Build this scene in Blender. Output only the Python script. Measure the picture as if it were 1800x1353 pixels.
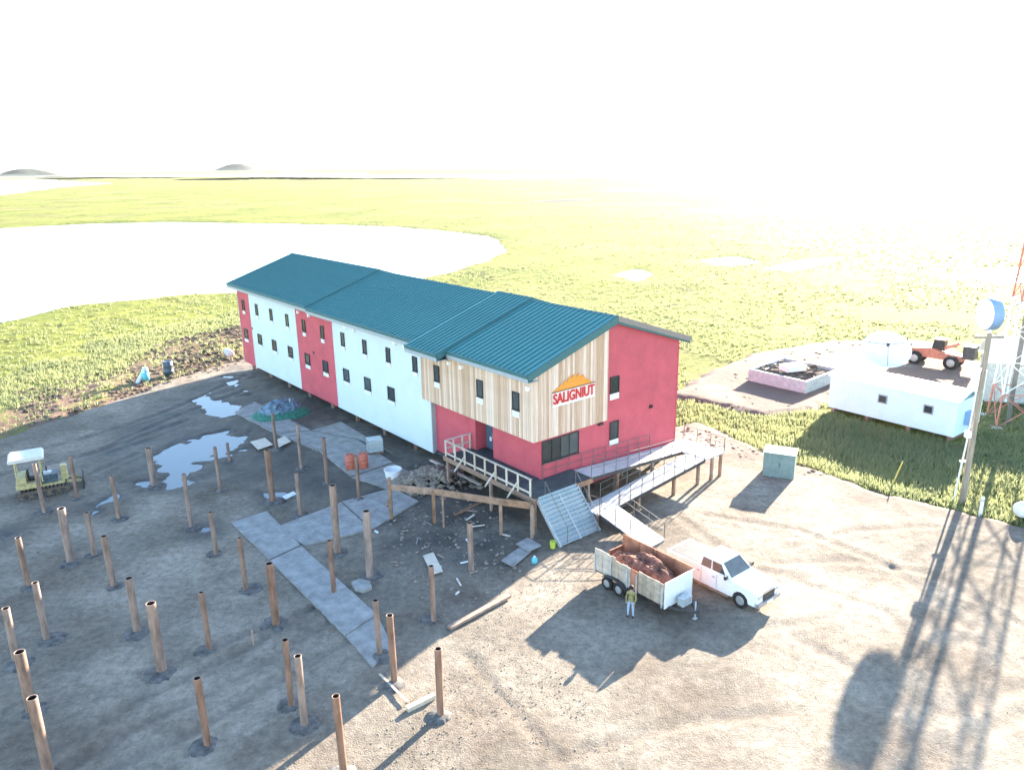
import bpy, bmesh, math, random
import numpy as np
from mathutils import Vector, Matrix, Euler
random.seed(7); rng = np.random.default_rng(11)
scene = bpy.context.scene
for o in list(bpy.data.objects): bpy.data.objects.remove(o, do_unlink=True)
COL = scene.collection
R = math.radians

# ------------------------------------------------------------------ camera, sky, sun, exposure
CAM_H, FPX, PITCH, ROLL, CX, CY = 21.71, 1347.05, R(16.213), R(-0.887), 900.4, 676.5
def _ray(x, y):
    X, Y = x - CX, y - CY
    X, Y = X*math.cos(ROLL) + Y*math.sin(ROLL), -X*math.sin(ROLL) + Y*math.cos(ROLL)
    c = (X/FPX, 1.0, -Y/FPX)
    return Vector((c[0], c[1]*math.cos(PITCH) + c[2]*math.sin(PITCH), -c[1]*math.sin(PITCH) + c[2]*math.cos(PITCH)))
def at(x, y, z=0.0):
    """survey: point on the level plane z seen at photo pixel (x, y)"""
    v = _ray(x, y); k = (z - CAM_H)/v.z
    return Vector((v.x*k, v.y*k, z))
def height_at(base, x, y):
    """survey: height of an upright thing standing at base whose top is seen at pixel (x, y)"""
    v = _ray(x, y); return CAM_H + v.z*base.y/v.y
cam_d = bpy.data.cameras.new('camera'); cam = bpy.data.objects.new('camera', cam_d); COL.objects.link(cam)
cam_d.sensor_width = 36.0; cam_d.lens = 36.0*FPX/1800.0; cam_d.clip_start = 0.5; cam_d.clip_end = 90000
fw = _ray(CX, CY).normalized(); rt = (_ray(CX+100, CY) - _ray(CX, CY)).normalized(); up = rt.cross(fw).normalized()
cam.matrix_world = Matrix(((rt.x, up.x, -fw.x, 0), (rt.y, up.y, -fw.y, 0), (rt.z, up.z, -fw.z, CAM_H), (0, 0, 0, 1)))
scene.camera = cam

SUN_AZ, SUN_EL = R(35.86), R(15.9)
SUN_DIR = Vector((math.sin(SUN_AZ)*math.cos(SUN_EL), math.cos(SUN_AZ)*math.cos(SUN_EL), math.sin(SUN_EL)))
world = bpy.data.worlds.new('World'); scene.world = world; world.use_nodes = True
wn = world.node_tree.nodes; wl = world.node_tree.links; wn.clear()
sky = wn.new('ShaderNodeTexSky'); sky.sky_type = 'NISHITA'; sky.sun_disc = False
sky.sun_elevation = SUN_EL; sky.sun_rotation = SUN_AZ; sky.altitude = 10; sky.air_density = 1.0; sky.dust_density = 0.3; sky.ozone_density = 1.5
bg = wn.new('ShaderNodeBackground'); bg.inputs['Strength'].default_value = 0.098
wo = wn.new('ShaderNodeOutputWorld'); wl.new(sky.outputs[0], bg.inputs[0]); wl.new(bg.outputs[0], wo.inputs[0])
sun_d = bpy.data.lights.new('sun', 'SUN'); sun = bpy.data.objects.new('sun', sun_d); COL.objects.link(sun)
sun_d.energy = 4.6; sun_d.angle = R(0.5); sun_d.color = (1.0, 0.87, 0.70)
sun.rotation_euler = (-SUN_DIR).to_track_quat('-Z', 'Y').to_euler(); sun.location = (60, 80, 60)
vs = scene.view_settings; scene.display_settings.display_device = 'sRGB'
vs.view_transform = 'Standard'; vs.look = 'None'; vs.gamma = 1.0; vs.use_curve_mapping = False; vs.exposure = 3.1
HAZE_DENSITY, HAZE_G = 0.00002, 0.3
scene.cycles.use_denoising = True; scene.cycles.max_bounces = 6; scene.cycles.diffuse_bounces = 3
scene.cycles.glossy_bounces = 3; scene.cycles.transmission_bounces = 3; scene.cycles.volume_bounces = 0; scene.cycles.transparent_max_bounces = 8
scene.cycles.caustics_reflective = False; scene.cycles.caustics_refractive = False

# ------------------------------------------------------------------ helpers: materials
def mat(name, col, rough=0.8, metal=0.0, var=0.12, scale=3.0, bump=0.0, bscale=20.0, tint=0.0, col2=None, spec=0.3, stretch=None, transl=0.0):
    m = bpy.data.materials.new(name); m.use_nodes = True; n = m.node_tree.nodes; l = m.node_tree.links
    b = n['Principled BSDF']; b.inputs['Roughness'].default_value = rough; b.inputs['Metallic'].default_value = metal
    b.inputs['Specular IOR Level'].default_value = spec
    tc = n.new('ShaderNodeTexCoord'); mp = n.new('ShaderNodeMapping'); l.new(tc.outputs['Object'], mp.inputs[0])
    if stretch: mp.inputs['Scale'].default_value = stretch
    nz = n.new('ShaderNodeTexNoise'); nz.inputs['Scale'].default_value = scale; nz.inputs['Detail'].default_value = 6; nz.inputs['Roughness'].default_value = 0.65
    l.new(mp.outputs[0], nz.inputs['Vector'])
    ramp = n.new('ShaderNodeValToRGB'); c2 = col2 or tuple(max(0, c*(1 - 2.2*var)) for c in col); c1 = tuple(min(1, c*(1 + 0.6*var)) for c in col)
    ramp.color_ramp.elements[0].position = 0.32; ramp.color_ramp.elements[1].position = 0.66
    ramp.color_ramp.elements[0].color = (*c2, 1); ramp.color_ramp.elements[1].color = (*c1, 1)
    l.new(nz.outputs['Fac'], ramp.inputs[0]); out = ramp.outputs[0]
    if tint:
        oi = n.new('ShaderNodeObjectInfo'); mr = n.new('ShaderNodeMapRange'); mr.inputs['To Min'].default_value = 1 - tint; mr.inputs['To Max'].default_value = 1 + tint*0.6
        l.new(oi.outputs['Random'], mr.inputs['Value'])
        hs = n.new('ShaderNodeHueSaturation'); l.new(mr.outputs[0], hs.inputs['Value']); l.new(out, hs.inputs['Color']); out = hs.outputs[0]
        mr2 = n.new('ShaderNodeMapRange'); mr2.inputs['To Min'].default_value = 1.25; mr2.inputs['To Max'].default_value = 0.7
        l.new(oi.outputs['Random'], mr2.inputs['Value']); l.new(mr2.outputs[0], hs.inputs['Saturation'])
    l.new(out, b.inputs['Base Color'])
    if bump:
        nb = n.new('ShaderNodeTexNoise'); nb.inputs['Scale'].default_value = bscale; nb.inputs['Detail'].default_value = 8; l.new(tc.outputs['Object'], nb.inputs['Vector'])
        bp = n.new('ShaderNodeBump'); bp.inputs['Strength'].default_value = bump; bp.inputs['Distance'].default_value = 0.05
        l.new(nb.outputs['Fac'], bp.inputs['Height']); l.new(bp.outputs[0], b.inputs['Normal'])
    if transl:
        tr = n.new('ShaderNodeBsdfTranslucent'); l.new(out, tr.inputs['Color']); mx = n.new('ShaderNodeMixShader'); mx.inputs[0].default_value = transl
        l.new(b.outputs[0], mx.inputs[1]); l.new(tr.outputs[0], mx.inputs[2]); l.new(mx.outputs[0], n['Material Output'].inputs['Surface'])
    return m
M = {}
M['white_wall'] = mat('white_siding', (0.56, 0.65, 0.70), 0.6, var=0.03, scale=0.6)
M['red_wall'] = mat('red_siding', (0.51, 0.09, 0.12), 0.65, var=0.08, scale=0.7)
M['wood'] = mat('cedar_board', (0.66, 0.485, 0.37), 0.7, var=0.10, scale=2.0, tint=0.26, stretch=(6, 6, 0.4))
M['roof'] = mat('teal_roof_metal', (0.075, 0.25, 0.255), 0.6, 0.0, var=0.05, scale=0.5)
M['roof_rib'] = mat('teal_rib_metal', (0.035, 0.15, 0.16), 0.55, var=0.05)
M['roof_dark'] = mat('teal_trim_metal', (0.05, 0.145, 0.16), 0.5, var=0.05)
M['fascia'] = mat('grey_fascia', (0.34, 0.38, 0.41), 0.5, var=0.05)
M['grey_trim'] = mat('warm_grey_trim', (0.24, 0.21, 0.20), 0.6, var=0.05)
M['frame'] = mat('dark_window_frame', (0.035, 0.037, 0.04), 0.4, var=0.05)
M['glass'] = mat('dark_glass', (0.06, 0.075, 0.08), 0.08, var=0.1, spec=0.5, tint=0.5)
M['vent'] = mat('white_vent_panel', (0.74, 0.76, 0.77), 0.5, var=0.04)
M['door'] = mat('blue_grey_door', (0.065, 0.11, 0.16), 0.4, var=0.05)
M['lamp'] = mat('white_fitting', (0.85, 0.85, 0.85), 0.3, var=0.02)
M['steel_pile'] = mat('rust_brown_steel', (0.34, 0.23, 0.185), 0.55, 0.25, var=0.25, scale=2.5, tint=0.12, bump=0.15, bscale=12, stretch=(1, 1, 0.25))
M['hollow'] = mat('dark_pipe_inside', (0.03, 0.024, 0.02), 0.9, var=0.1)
M['deck'] = mat('black_membrane', (0.065, 0.075, 0.08), 0.75, var=0.2, scale=1.5, bump=0.1)
M['lumber'] = mat('weathered_lumber', (0.36, 0.235, 0.17), 0.75, var=0.2, scale=2.5, tint=0.15, stretch=(1, 1, 1))
M['new_lumber'] = mat('pale_lumber', (0.62, 0.55, 0.46), 0.7, var=0.12, scale=3, tint=0.12)
M['galv'] = mat('galvanised_steel', (0.52, 0.57, 0.60), 0.42, 0.35, var=0.12, scale=4, tint=0.05)
M['grating'] = mat('galvanised_grating', (0.42, 0.52, 0.56), 0.45, 0.3, var=0.15, scale=8, tint=0.08)
M['dark_steel'] = mat('dark_steel', (0.08, 0.08, 0.085), 0.5, 0.4, var=0.15)
M['rail'] = mat('thin_rail_steel', (0.16, 0.16, 0.16), 0.5, 0.4, var=0.1)
M['paint_white'] = mat('white_paint', (0.80, 0.81, 0.81), 0.35, var=0.03, spec=0.5)
M['truck_white'] = mat('white_truck_paint', (0.80, 0.81, 0.82), 0.22, var=0.03, spec=0.6)
M['rubber'] = mat('tyre_rubber', (0.03, 0.03, 0.032), 0.85, var=0.2, scale=6)
M['chrome'] = mat('grey_bumper', (0.40, 0.41, 0.43), 0.3, 0.6, var=0.05)
M['rim'] = mat('pale_rim', (0.42, 0.43, 0.44), 0.35, 0.4, var=0.05)
M['plank'] = mat('trailer_plank', (0.50, 0.42, 0.34), 0.75, var=0.18, scale=3, tint=0.2)
M['rust'] = mat('rust_red_plywood', (0.46, 0.20, 0.12), 0.85, var=0.25, scale=1.2, bump=0.15)
M['load'] = mat('rust_debris', (0.26, 0.11, 0.08), 0.9, var=0.4, scale=2.5, bump=0.4)
M['yellow'] = mat('worn_yellow_paint', (0.52, 0.44, 0.22), 0.6, var=0.2, scale=5)
M['canopy'] = mat('dusty_canopy', (0.62, 0.60, 0.55), 0.6, var=0.08)
M['track'] = mat('muddy_track', (0.17, 0.13, 0.10), 0.9, var=0.3, scale=6, bump=0.3)
M['engine'] = mat('blue_grey_engine', (0.10, 0.14, 0.18), 0.5, 0.3, var=0.3, scale=8)
M['orange'] = mat('orange_red_paint', (0.50, 0.19, 0.13), 0.55, var=0.15, scale=3)
M['tower_red'] = mat('tower_red_paint', (0.52, 0.21, 0.17), 0.55, var=0.15)
M['cabinet'] = mat('grey_green_paint', (0.20, 0.27, 0.26), 0.5, var=0.1)
M['pole'] = mat('grey_wood_pole', (0.34, 0.29, 0.23), 0.85, var=0.2, scale=2, stretch=(4, 4, 0.3), bump=0.1)
M['concrete'] = mat('pale_concrete', (0.52, 0.53, 0.53), 0.85, var=0.12, scale=2, bump=0.1)
M['soil'] = mat('brown_soil', (0.15, 0.115, 0.085), 0.95, var=0.35, scale=2.0, bump=0.6, bscale=6)
M['mud'] = mat('dark_spoil_mud', (0.13, 0.122, 0.118), 0.85, var=0.3, scale=3.0, bump=0.5, bscale=9)
M['stone'] = mat('grey_brown_stone', (0.27, 0.23, 0.19), 0.9, var=0.3, scale=4)
M['pebble'] = mat('sandy_pebble', (0.30, 0.26, 0.21), 0.9, var=0.2, scale=4)
M['mat_board'] = mat('dusty_grey_mat', (0.30, 0.295, 0.285), 0.85, var=0.18, scale=1.3, bump=0.12, bscale=14, tint=0.05)
M['ply'] = mat('pale_plywood', (0.62, 0.53, 0.42), 0.75, var=0.1, scale=2, tint=0.06)
M['pale_scrap'] = mat('pale_sheet', (0.66, 0.69, 0.70), 0.6, var=0.1, scale=3)
M['green_net'] = mat('green_mesh_net', (0.05, 0.20, 0.15), 0.8, var=0.3, scale=5)
M['blue_tarp'] = mat('blue_grey_tarp', (0.15, 0.23, 0.30), 0.6, var=0.35, scale=3, bump=0.3, bscale=5)
M['tote'] = mat('milky_plastic', (0.62, 0.68, 0.68), 0.4, var=0.06, scale=4, transl=0.2)
M['red_plastic'] = mat('faded_red_drum', (0.55, 0.16, 0.11), 0.5, var=0.15)
M['neon'] = mat('lime_plastic', (0.50, 0.60, 0.08), 0.5, var=0.05)
M['cyan'] = mat('cyan_plastic', (0.12, 0.48, 0.58), 0.4, var=0.05)
M['grass'] = mat('grass_blade', (0.27, 0.285, 0.14), 0.7, var=0.2, scale=0.12, col2=(0.21, 0.24, 0.13), transl=0.55, spec=0.15)
M['drum_blue'] = mat('blue_drum_shroud', (0.23, 0.35, 0.58), 0.4, var=0.05)
M['skin'] = mat('skin', (0.45, 0.28, 0.20), 0.6, var=0.05); M['jacket'] = mat('olive_yellow_jacket', (0.27, 0.24, 0.11), 0.8, var=0.2, scale=8)
M['jeans'] = mat('light_blue_trousers', (0.36, 0.45, 0.60), 0.85, var=0.12, scale=8); M['hair'] = mat('dark_hair', (0.03, 0.022, 0.018), 0.7)
M['sign_red'] = mat('sign_red', (0.56, 0.03, 0.035), 0.45, var=0.02); M['sign_orange'] = mat('sign_orange', (0.75, 0.30, 0.05), 0.45, var=0.06)
M['sign_dark'] = mat('sign_dark', (0.12, 0.05, 0.04), 0.5, var=0.02)

# ------------------------------------------------------------------ helpers: geometry
class MB:
    def __init__(s): s.v = []; s.f = []; s.mi = []; s.ms = []; s.sm = []
    def _m(s, m):
        if m not in s.ms: s.ms.append(m)
        return s.ms.index(m)
    def add(s, vs, fs, m=None, smooth=False):
        k = len(s.v); s.v += [tuple(v) for v in vs]; i = s._m(m)
        for f in fs: s.f.append(tuple(k + a for a in f)); s.mi.append(i); s.sm.append(smooth)
        return s
    def box(s, c, d, m=None, rot=None):
        hx, hy, hz = d[0]/2, d[1]/2, d[2]/2
        vs = [Vector((x, y, z)) for x in (-hx, hx) for y in (-hy, hy) for z in (-hz, hz)]
        if rot is not None: vs = [rot @ v for v in vs]
        c = Vector(c); return s.add([v + c for v in vs], [(0,1,3,2),(4,6,7,5),(0,4,5,1),(2,3,7,6),(0,2,6,4),(1,5,7,3)], m)
    def span(s, a, b, m=None):
        return s.box([(p+q)/2 for p, q in zip(a, b)], [abs(q-p) for p, q in zip(a, b)], m)
    def beam(s, a, b, w, h, m=None):
        a, b = Vector(a), Vector(b); d = b - a; L = d.length
        return s.box((a+b)/2, (w, L, h), m, d.to_track_quat('Y', 'Z').to_matrix())
    def tube(s, a, b, r, m=None, n=8, r2=None, cap=True):
        a, b = Vector(a), Vector(b); q = (b-a).to_track_quat('Z', 'Y').to_matrix(); r2 = r if r2 is None else r2
        vs = []
        for p, rr in ((a, r), (b, r2)):
            vs += [p + q @ Vector((rr*math.cos(2*math.pi*i/n), rr*math.sin(2*math.pi*i/n), 0)) for i in range(n)]
        s.add(vs, [(i, (i+1) % n, n+(i+1) % n, n+i) for i in range(n)], m, True)
        if cap: s.add(vs, [tuple(range(n-1, -1, -1)), tuple(range(n, 2*n))], m)
        return s
    def lathe(s, prof, c=(0,0,0), m=None, n=20, rot=None, smooth=True):
        c = Vector(c); vs = []
        for r, z in prof:
            for i in range(n):
                v = Vector((r*math.cos(2*math.pi*i/n), r*math.sin(2*math.pi*i/n), z)); vs.append((rot @ v if rot is not None else v) + c)
        fs = [(k*n+i, k*n+(i+1) % n, (k+1)*n+(i+1) % n, (k+1)*n+i) for k in range(len(prof)-1) for i in range(n)]
        return s.add(vs, fs, m, smooth)
    def prism(s, poly, y0, y1, m=None, sx=1.0, axis='y'):
        """poly in (x, z), swept along y"""
        n = len(poly); vs = [(x, y0, z) for x, z in poly] + [(x, y1, z) for x, z in poly]
        if axis == 'x': vs = [(y, x, z) for x, y, z in vs]
        if axis == 'z': vs = [(x, z, y) for x, y, z in vs]
        return s.add(vs, [tuple(range(n-1, -1, -1)), tuple(range(n, 2*n))] + [(i, (i+1) % n, n+(i+1) % n, n+i) for i in range(n)], m)
    def data(s, name):
        me = bpy.data.meshes.new(name); me.from_pydata(s.v, [], s.f)
        for m in s.ms: me.materials.append(m)
        me.polygons.foreach_set('material_index', s.mi); me.polygons.foreach_set('use_smooth', s.sm)
        bm = bmesh.new(); bm.from_mesh(me); bmesh.ops.recalc_face_normals(bm, faces=bm.faces); bm.to_mesh(me); bm.free()
        me.update(); return me
    def build(s, name, parent=None, loc=(0,0,0), rz=0.0):
        o = bpy.data.objects.new(name, s.data(name)); COL.objects.link(o); o.location = loc; o.rotation_euler = (0,0,rz)
        if parent is not None: o.parent = parent
        return o
def tag(o, label, cat, group=None, kind=None):
    o['label'] = label; o['category'] = cat
    if group: o['group'] = group
    if kind: o['kind'] = kind
    return o
def thing(name, label, cat, loc=(0,0,0), rz=0.0, group=None):
    o = bpy.data.objects.new(name, None); COL.objects.link(o); o.location = loc; o.rotation_euler = (0,0,rz); o.empty_display_size = 0.3
    return tag(o, label, cat, group)
def link(me, name, parent=None, loc=(0,0,0), rot=(0,0,0)):
    o = bpy.data.objects.new(name, me); COL.objects.link(o); o.location = loc; o.rotation_euler = rot
    if parent is not None: o.parent = parent
    return o
def copy_tree(o, parent=None):
    c = o.copy(); COL.objects.link(c)
    if parent is not None: c.parent = parent
    for ch in list(o.children): copy_tree(ch, c)
    return c

# numpy noise
def _h(ix, iy, s):
    n = (ix*374761393 + iy*668265263 + s*974711).astype(np.int64) & 0x7fffffff
    n = ((n ^ (n >> 13))*1274126177) & 0x7fffffff
    return ((n ^ (n >> 16)) & 0xffff)/65535.0
def vnoise(x, y, s=0):
    ix = np.floor(x).astype(np.int64); iy = np.floor(y).astype(np.int64); fx = x-ix; fy = y-iy
    fx = fx*fx*(3-2*fx); fy = fy*fy*(3-2*fy)
    return (_h(ix,iy,s)*(1-fx) + _h(ix+1,iy,s)*fx)*(1-fy) + (_h(ix,iy+1,s)*(1-fx) + _h(ix+1,iy+1,s)*fx)*fy
def fbm(x, y, s=0, o=4):
    t = 0; a = 0.5
    for k in range(o): t = t + a*vnoise(x*2**k, y*2**k, s+k*17); a *= 0.5
    return t/(1-0.5**o)
def sdist(px, py, poly):
    """signed distance to polygon (negative inside)"""
    P = np.array([(p[0], p[1]) for p in poly]); d = np.full(px.shape, 1e18); ins = np.zeros(px.shape, bool)
    for i in range(len(P)):
        a, b = P[i], P[(i+1) % len(P)]; e = b-a
        t = np.clip(((px-a[0])*e[0] + (py-a[1])*e[1])/(e@e+1e-12), 0, 1)
        d = np.minimum(d, (px-a[0]-t*e[0])**2 + (py-a[1]-t*e[1])**2)
        c = (a[1] > py) != (b[1] > py)
        xx = (b[0]-a[0])*(py-a[1])/(b[1]-a[1]+1e-12) + a[0]; ins ^= c & (px < xx)
    return np.where(ins, -1, 1)*np.sqrt(d)
def dline(px, py, pts):
    d = np.full(px.shape, 1e9)
    for a, b in zip(pts[:-1], pts[1:]):
        a = np.array(a[:2]); b = np.array(b[:2]); e = b-a
        t = np.clip(((px-a[0])*e[0] + (py-a[1])*e[1])/(e@e+1e-12), 0, 1)
        d = np.minimum(d, np.hypot(px-a[0]-t*e[0], py-a[1]-t*e[1]))
    return d
def sstep(x, a, b):
    t = np.clip((x-a)/(b-a), 0, 1); return t*t*(3-2*t)
def grid_mesh(name, co, nu, nv, m, attrs=None, wrap=False, smooth=True):
    me = bpy.data.meshes.new(name)
    i = np.arange((nu-1)*(nv-1)); r = i//(nu-1); c = i % (nu-1); q = r*nu + c
    fa = np.stack([q, q+1, q+nu+1, q+nu], 1).ravel()
    me.vertices.add(len(co)); me.vertices.foreach_set('co', co.astype(np.float32).ravel())
    me.loops.add(len(fa)); me.loops.foreach_set('vertex_index', fa.astype(np.int32))
    me.polygons.add(len(i)); me.polygons.foreach_set('loop_start', np.arange(0, len(fa), 4, dtype=np.int32))
    me.polygons.foreach_set('use_smooth', np.full(len(i), smooth)); me.update(calc_edges=True)
    for k, v in (attrs or {}).items():
        a = me.attributes.new(k, 'FLOAT', 'POINT'); a.data.foreach_set('value', v.astype(np.float32))
    me.materials.append(m); o = bpy.data.objects.new(name, me); COL.objects.link(o); return o
def tri_mesh(name, co, m, kind='stuff'):
    n = len(co)//3; me = bpy.data.meshes.new(name)
    me.vertices.add(len(co)); me.vertices.foreach_set('co', co.astype(np.float32).ravel())
    me.loops.add(len(co)); me.loops.foreach_set('vertex_index', np.arange(len(co), dtype=np.int32))
    me.polygons.add(n); me.polygons.foreach_set('loop_start', np.arange(0, len(co), 3, dtype=np.int32)); me.update(calc_edges=True)
    me.materials.append(m); o = bpy.data.objects.new(name, me); COL.objects.link(o); o['kind'] = kind; return o

# ------------------------------------------------------------------ building frame
YAW = R(39.203); BO = Vector((1.514, 44.65, 0)); BM = Matrix.Translation(BO) @ Matrix.Rotation(YAW, 4, 'Z')
def bl(x, y, z=0): return BM @ Vector((x, y, z))
BW, BL = 13.48, 49.46

# ------------------------------------------------------------------ ground
YARD = [at(*p) for p in ((-260,850),(0,772),(60,752),(190,712),(290,672),(420,632))] + [bl(6,54), bl(16,50), bl(17,30), bl(16.5,6)] + \
       [at(*p) for p in ((1225,742),(1330,792),(1450,832),(1560,868),(1690,900),(1800,926),(2050,990))] + [Vector((64,14,0)), Vector((64,-6,0)), Vector((-70,-6,0)), Vector((-70,40,0))]
PATCH = [at(*p) for p in ((1196,690),(1250,655),(1330,622),(1430,602),(1540,594),(1650,600),(1730,640),(1720,700),(1450,690),(1428,712),(1340,724),(1230,700))]
PUDDLES = [[(272,800),(300,782),(340,768),(400,757),(446,762),(438,782),(392,800),(362,812),(345,832),(312,858),(290,838),(268,826)],
           [(342,702),(372,692),(388,706),(420,712),(412,726),(380,736),(352,730),(362,716)],
           [(398,660),(412,664),(430,678),(450,690),(440,696),(420,686),(402,672)],
           [(228,846),(258,840),(276,856),(250,862)], [(470,866),(500,858),(520,866),(500,880),(478,880)], [(345,930),(372,922),(384,936),(360,946)], [(160,886),(200,868),(208,874),(166,898)], [(0,938),(28,930),(30,940),(0,952)]]
PUDDLES = [[at(*q) for q in p] for p in PUDDLES]
RUTS = [(0.35,[(-40,815),(150,770),(300,722),(430,660)]), (0.35,[(-40,845),(160,798),(330,740)]), (0.3,[(0,880),(120,850),(240,800)]), (0.3,[(180,790),(300,735),(420,690)]),
        (0.28,[(100,1360),(250,1270),(420,1190),(600,1078)]), (0.28,[(60,1335),(240,1230),(430,1142),(610,1032)]), (0.3,[(180,1360),(330,1290),(520,1178),(640,1110)]), (0.25,[(250,1180),(420,1120),(590,1050)]),
        (0.35,[(1850,1190),(1650,1262),(1480,1370)]), (0.35,[(1850,1235),(1700,1292),(1600,1370)]), (0.3,[(1400,1120),(1500,1172),(1570,1240)]), (0.3,[(1342,1102),(1450,1090),(1560,1005),(1650,955)]),
        (0.3,[(1240,905),(1400,930),(1560,992),(1700,1100)]), (0.3,[(1380,965),(1500,932),(1640,925)]), (0.3,[(1360,990),(1500,985),(1640,1010),(1800,1100)]), (0.3,[(1000,1330),(1200,1270),(1400,1250)]), (0.25,[(820,1150),(900,1240),(1000,1353)]),
        (0.3,[(1400,1020),(1560,1075),(1640,1180)]), (0.3,[(1190,905),(1310,1000),(1420,1015)])]
RUTS = [(w, [at(*q) for q in p]) for w, p in RUTS]
WETZ = [at(*p) for p in ((150,800),(300,705),(425,640),(560,690),(760,800),(930,885),(935,950),(840,1000),(700,960),(600,880),(430,840),(300,870))]
def yard_sd(x, y): return np.minimum(sdist(x, y, YARD), sdist(x, y, PATCH))
def yard_height(x, y, sd=None):
    sd = yard_sd(x, y) if sd is None else sd
    e = sd + 1.6*(fbm(x*0.35, y*0.35, 3) - 0.5) + 0.7*(fbm(x*1.4, y*1.4, 5) - 0.5)
    h = 0.10*(fbm(x*0.25, y*0.25, 1) - 0.5) + 0.055*(fbm(x*1.6, y*1.6, 2, 3) - 0.5)
    wetz = sstep(-sdist(x, y, WETZ), -2.5, 2.0); h = h + wetz*0.20*(fbm(x*0.9, y*0.9, 9, 5) - 0.5)
    for p in PUDDLES:
        s = sdist(x, y, p) + 3.4*(fbm(x*0.8, y*0.8, 21, 5) - 0.5); h = h - 0.20*sstep(-s, -0.5, 0.9)
    for k, (w, pts) in enumerate(RUTS):
        d = dline(x + 0.5*(fbm(x*0.2, y*0.2, 31+k)-0.5), y, pts); st = 0.7 + 0.6*fbm(x*0.5, y*0.5, 41+k)
        wl0 = 0.085 if k < 8 else 0.045; h = h - wl0*st*np.exp(-(d/w)**2) + wl0*0.55*st*np.exp(-((d-w*1.9)/(w*0.7))**2)
    h = h*sstep(-e, -0.2, 0.8) - 0.75*sstep(e, -0.4, 2.2)
    return h, e, wetz
def attr(n, name):
    a = n.new('ShaderNodeAttribute'); a.attribute_name = name; return a
def yard_material():
    m = bpy.data.materials.new('yard_dirt'); m.use_nodes = True; n = m.node_tree.nodes; l = m.node_tree.links; b = n['Principled BSDF']
    tc = n.new('ShaderNodeTexCoord')
    def noise(sc, d=6, r=0.6):
        z = n.new('ShaderNodeTexNoise'); z.inputs['Scale'].default_value = sc; z.inputs['Detail'].default_value = d; z.inputs['Roughness'].default_value = r; l.new(tc.outputs['Object'], z.inputs['Vector']); return z.outputs['Fac']
    def ramp(f, p0, c0, p1, c1):
        r = n.new('ShaderNodeValToRGB'); r.color_ramp.elements[0].position = p0; r.color_ramp.elements[1].position = p1; r.color_ramp.elements[0].color = (*c0,1); r.color_ramp.elements[1].color = (*c1,1); l.new(f, r.inputs[0]); return r.outputs[0]
    def mix(f, a, c, mode='MIX'):
        x = n.new('ShaderNodeMix'); x.data_type = 'RGBA'; x.blend_type = mode
        if isinstance(f, float): x.inputs[0].default_value = f
        else: l.new(f, x.inputs[0])
        l.new(a, x.inputs[6]); l.new(c, x.inputs[7]); return x.outputs[2]
    base = ramp(noise(0.22), 0.36, (0.215, 0.178, 0.140), 0.62, (0.315, 0.279, 0.228))
    dust = ramp(noise(0.09, 7, 0.7), 0.42, (0.66, 0.66, 0.67), 0.60, (1.14, 1.15, 1.17)); base = mix(1.0, base, dust, 'MULTIPLY')
    fine = ramp(noise(2.6, 8, 0.75), 0.35, (0.62, 0.60, 0.58), 0.62, (1.08, 1.06, 1.04))
    c = mix(1.0, base, fine, 'MULTIPLY')
    speck = ramp(noise(9.0, 3, 0.8), 0.30, (0.55, 0.52, 0.5), 0.46, (1, 1, 1)); c = mix(0.4, c, speck, 'MULTIPLY')
    wet = n.new('ShaderNodeRGB'); wet.outputs[0].default_value = (0.06, 0.058, 0.055, 1)
    wf = n.new('ShaderNodeMath'); wf.operation = 'MULTIPLY_ADD'; l.new(attr(n, 'wet').outputs['Fac'], wf.inputs[0]); l.new(ramp(noise(0.55, 7, 0.7), 0.34, (0.35,0.35,0.35), 0.6, (1,1,1)), wf.inputs[1]); wf.inputs[2].default_value = 0.0; wf.use_clamp = True
    c = mix(wf.outputs[0], c, wet.outputs[0])
    rut = n.new('ShaderNodeRGB'); rut.outputs[0].default_value = (0.13, 0.105, 0.085, 1)
    rf = n.new('ShaderNodeMath'); rf.operation = 'MULTIPLY'; l.new(attr(n, 'rut').outputs['Fac'], rf.inputs[0]); l.new(ramp(noise(1.2, 5), 0.3, (0,0,0), 0.7, (0.6,0.6,0.6)), rf.inputs[1])
    c = mix(rf.outputs[0], c, rut.outputs[0])
    red = n.new('ShaderNodeRGB'); red.outputs[0].default_value = (0.155, 0.11, 0.09, 1); c = mix(attr(n, 'edge').outputs['Fac'], c, red.outputs[0])
    l.new(c, b.inputs['Base Color']); b.inputs['Specular IOR Level'].default_value = 0.25
    rr = n.new('ShaderNodeMapRange'); l.new(wf.outputs[0], rr.inputs['Value']); rr.inputs['To Min'].default_value = 0.95; rr.inputs['To Max'].default_value = 0.55; l.new(rr.outputs[0], b.inputs['Roughness'])
    bp = n.new('ShaderNodeBump'); bp.inputs['Strength'].default_value = 0.9; bp.inputs['Distance'].default_value = 0.07
    ad = n.new('ShaderNodeMath'); ad.operation = 'ADD'; l.new(noise(2.2, 9, 0.72), ad.inputs[0]); l.new(noise(13, 4, 0.7), ad.inputs[1]); l.new(ad.outputs[0], bp.inputs['Height']); l.new(bp.outputs[0], b.inputs['Normal'])
    return m
xs = np.arange(-66, 66.01, 0.23); ys = np.arange(8, 104.01, 0.23); gx, gy = np.meshgrid(xs, ys); gx = gx.ravel(); gy = gy.ravel()
yh, ye, wetz = yard_height(gx, gy)
rutm = np.zeros_like(gx)
for k, (w, pts) in enumerate(RUTS):
    rutm = np.maximum(rutm, np.exp(-(dline(gx + 0.5*(fbm(gx*0.2, gy*0.2, 31+k)-0.5), gy, pts)/(w*1.1))**2))
wet = wetz*0.95
for p in PUDDLES: wet = np.maximum(wet, 0.95*sstep(-sdist(gx, gy, p), -1.6, 0.2))
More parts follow.
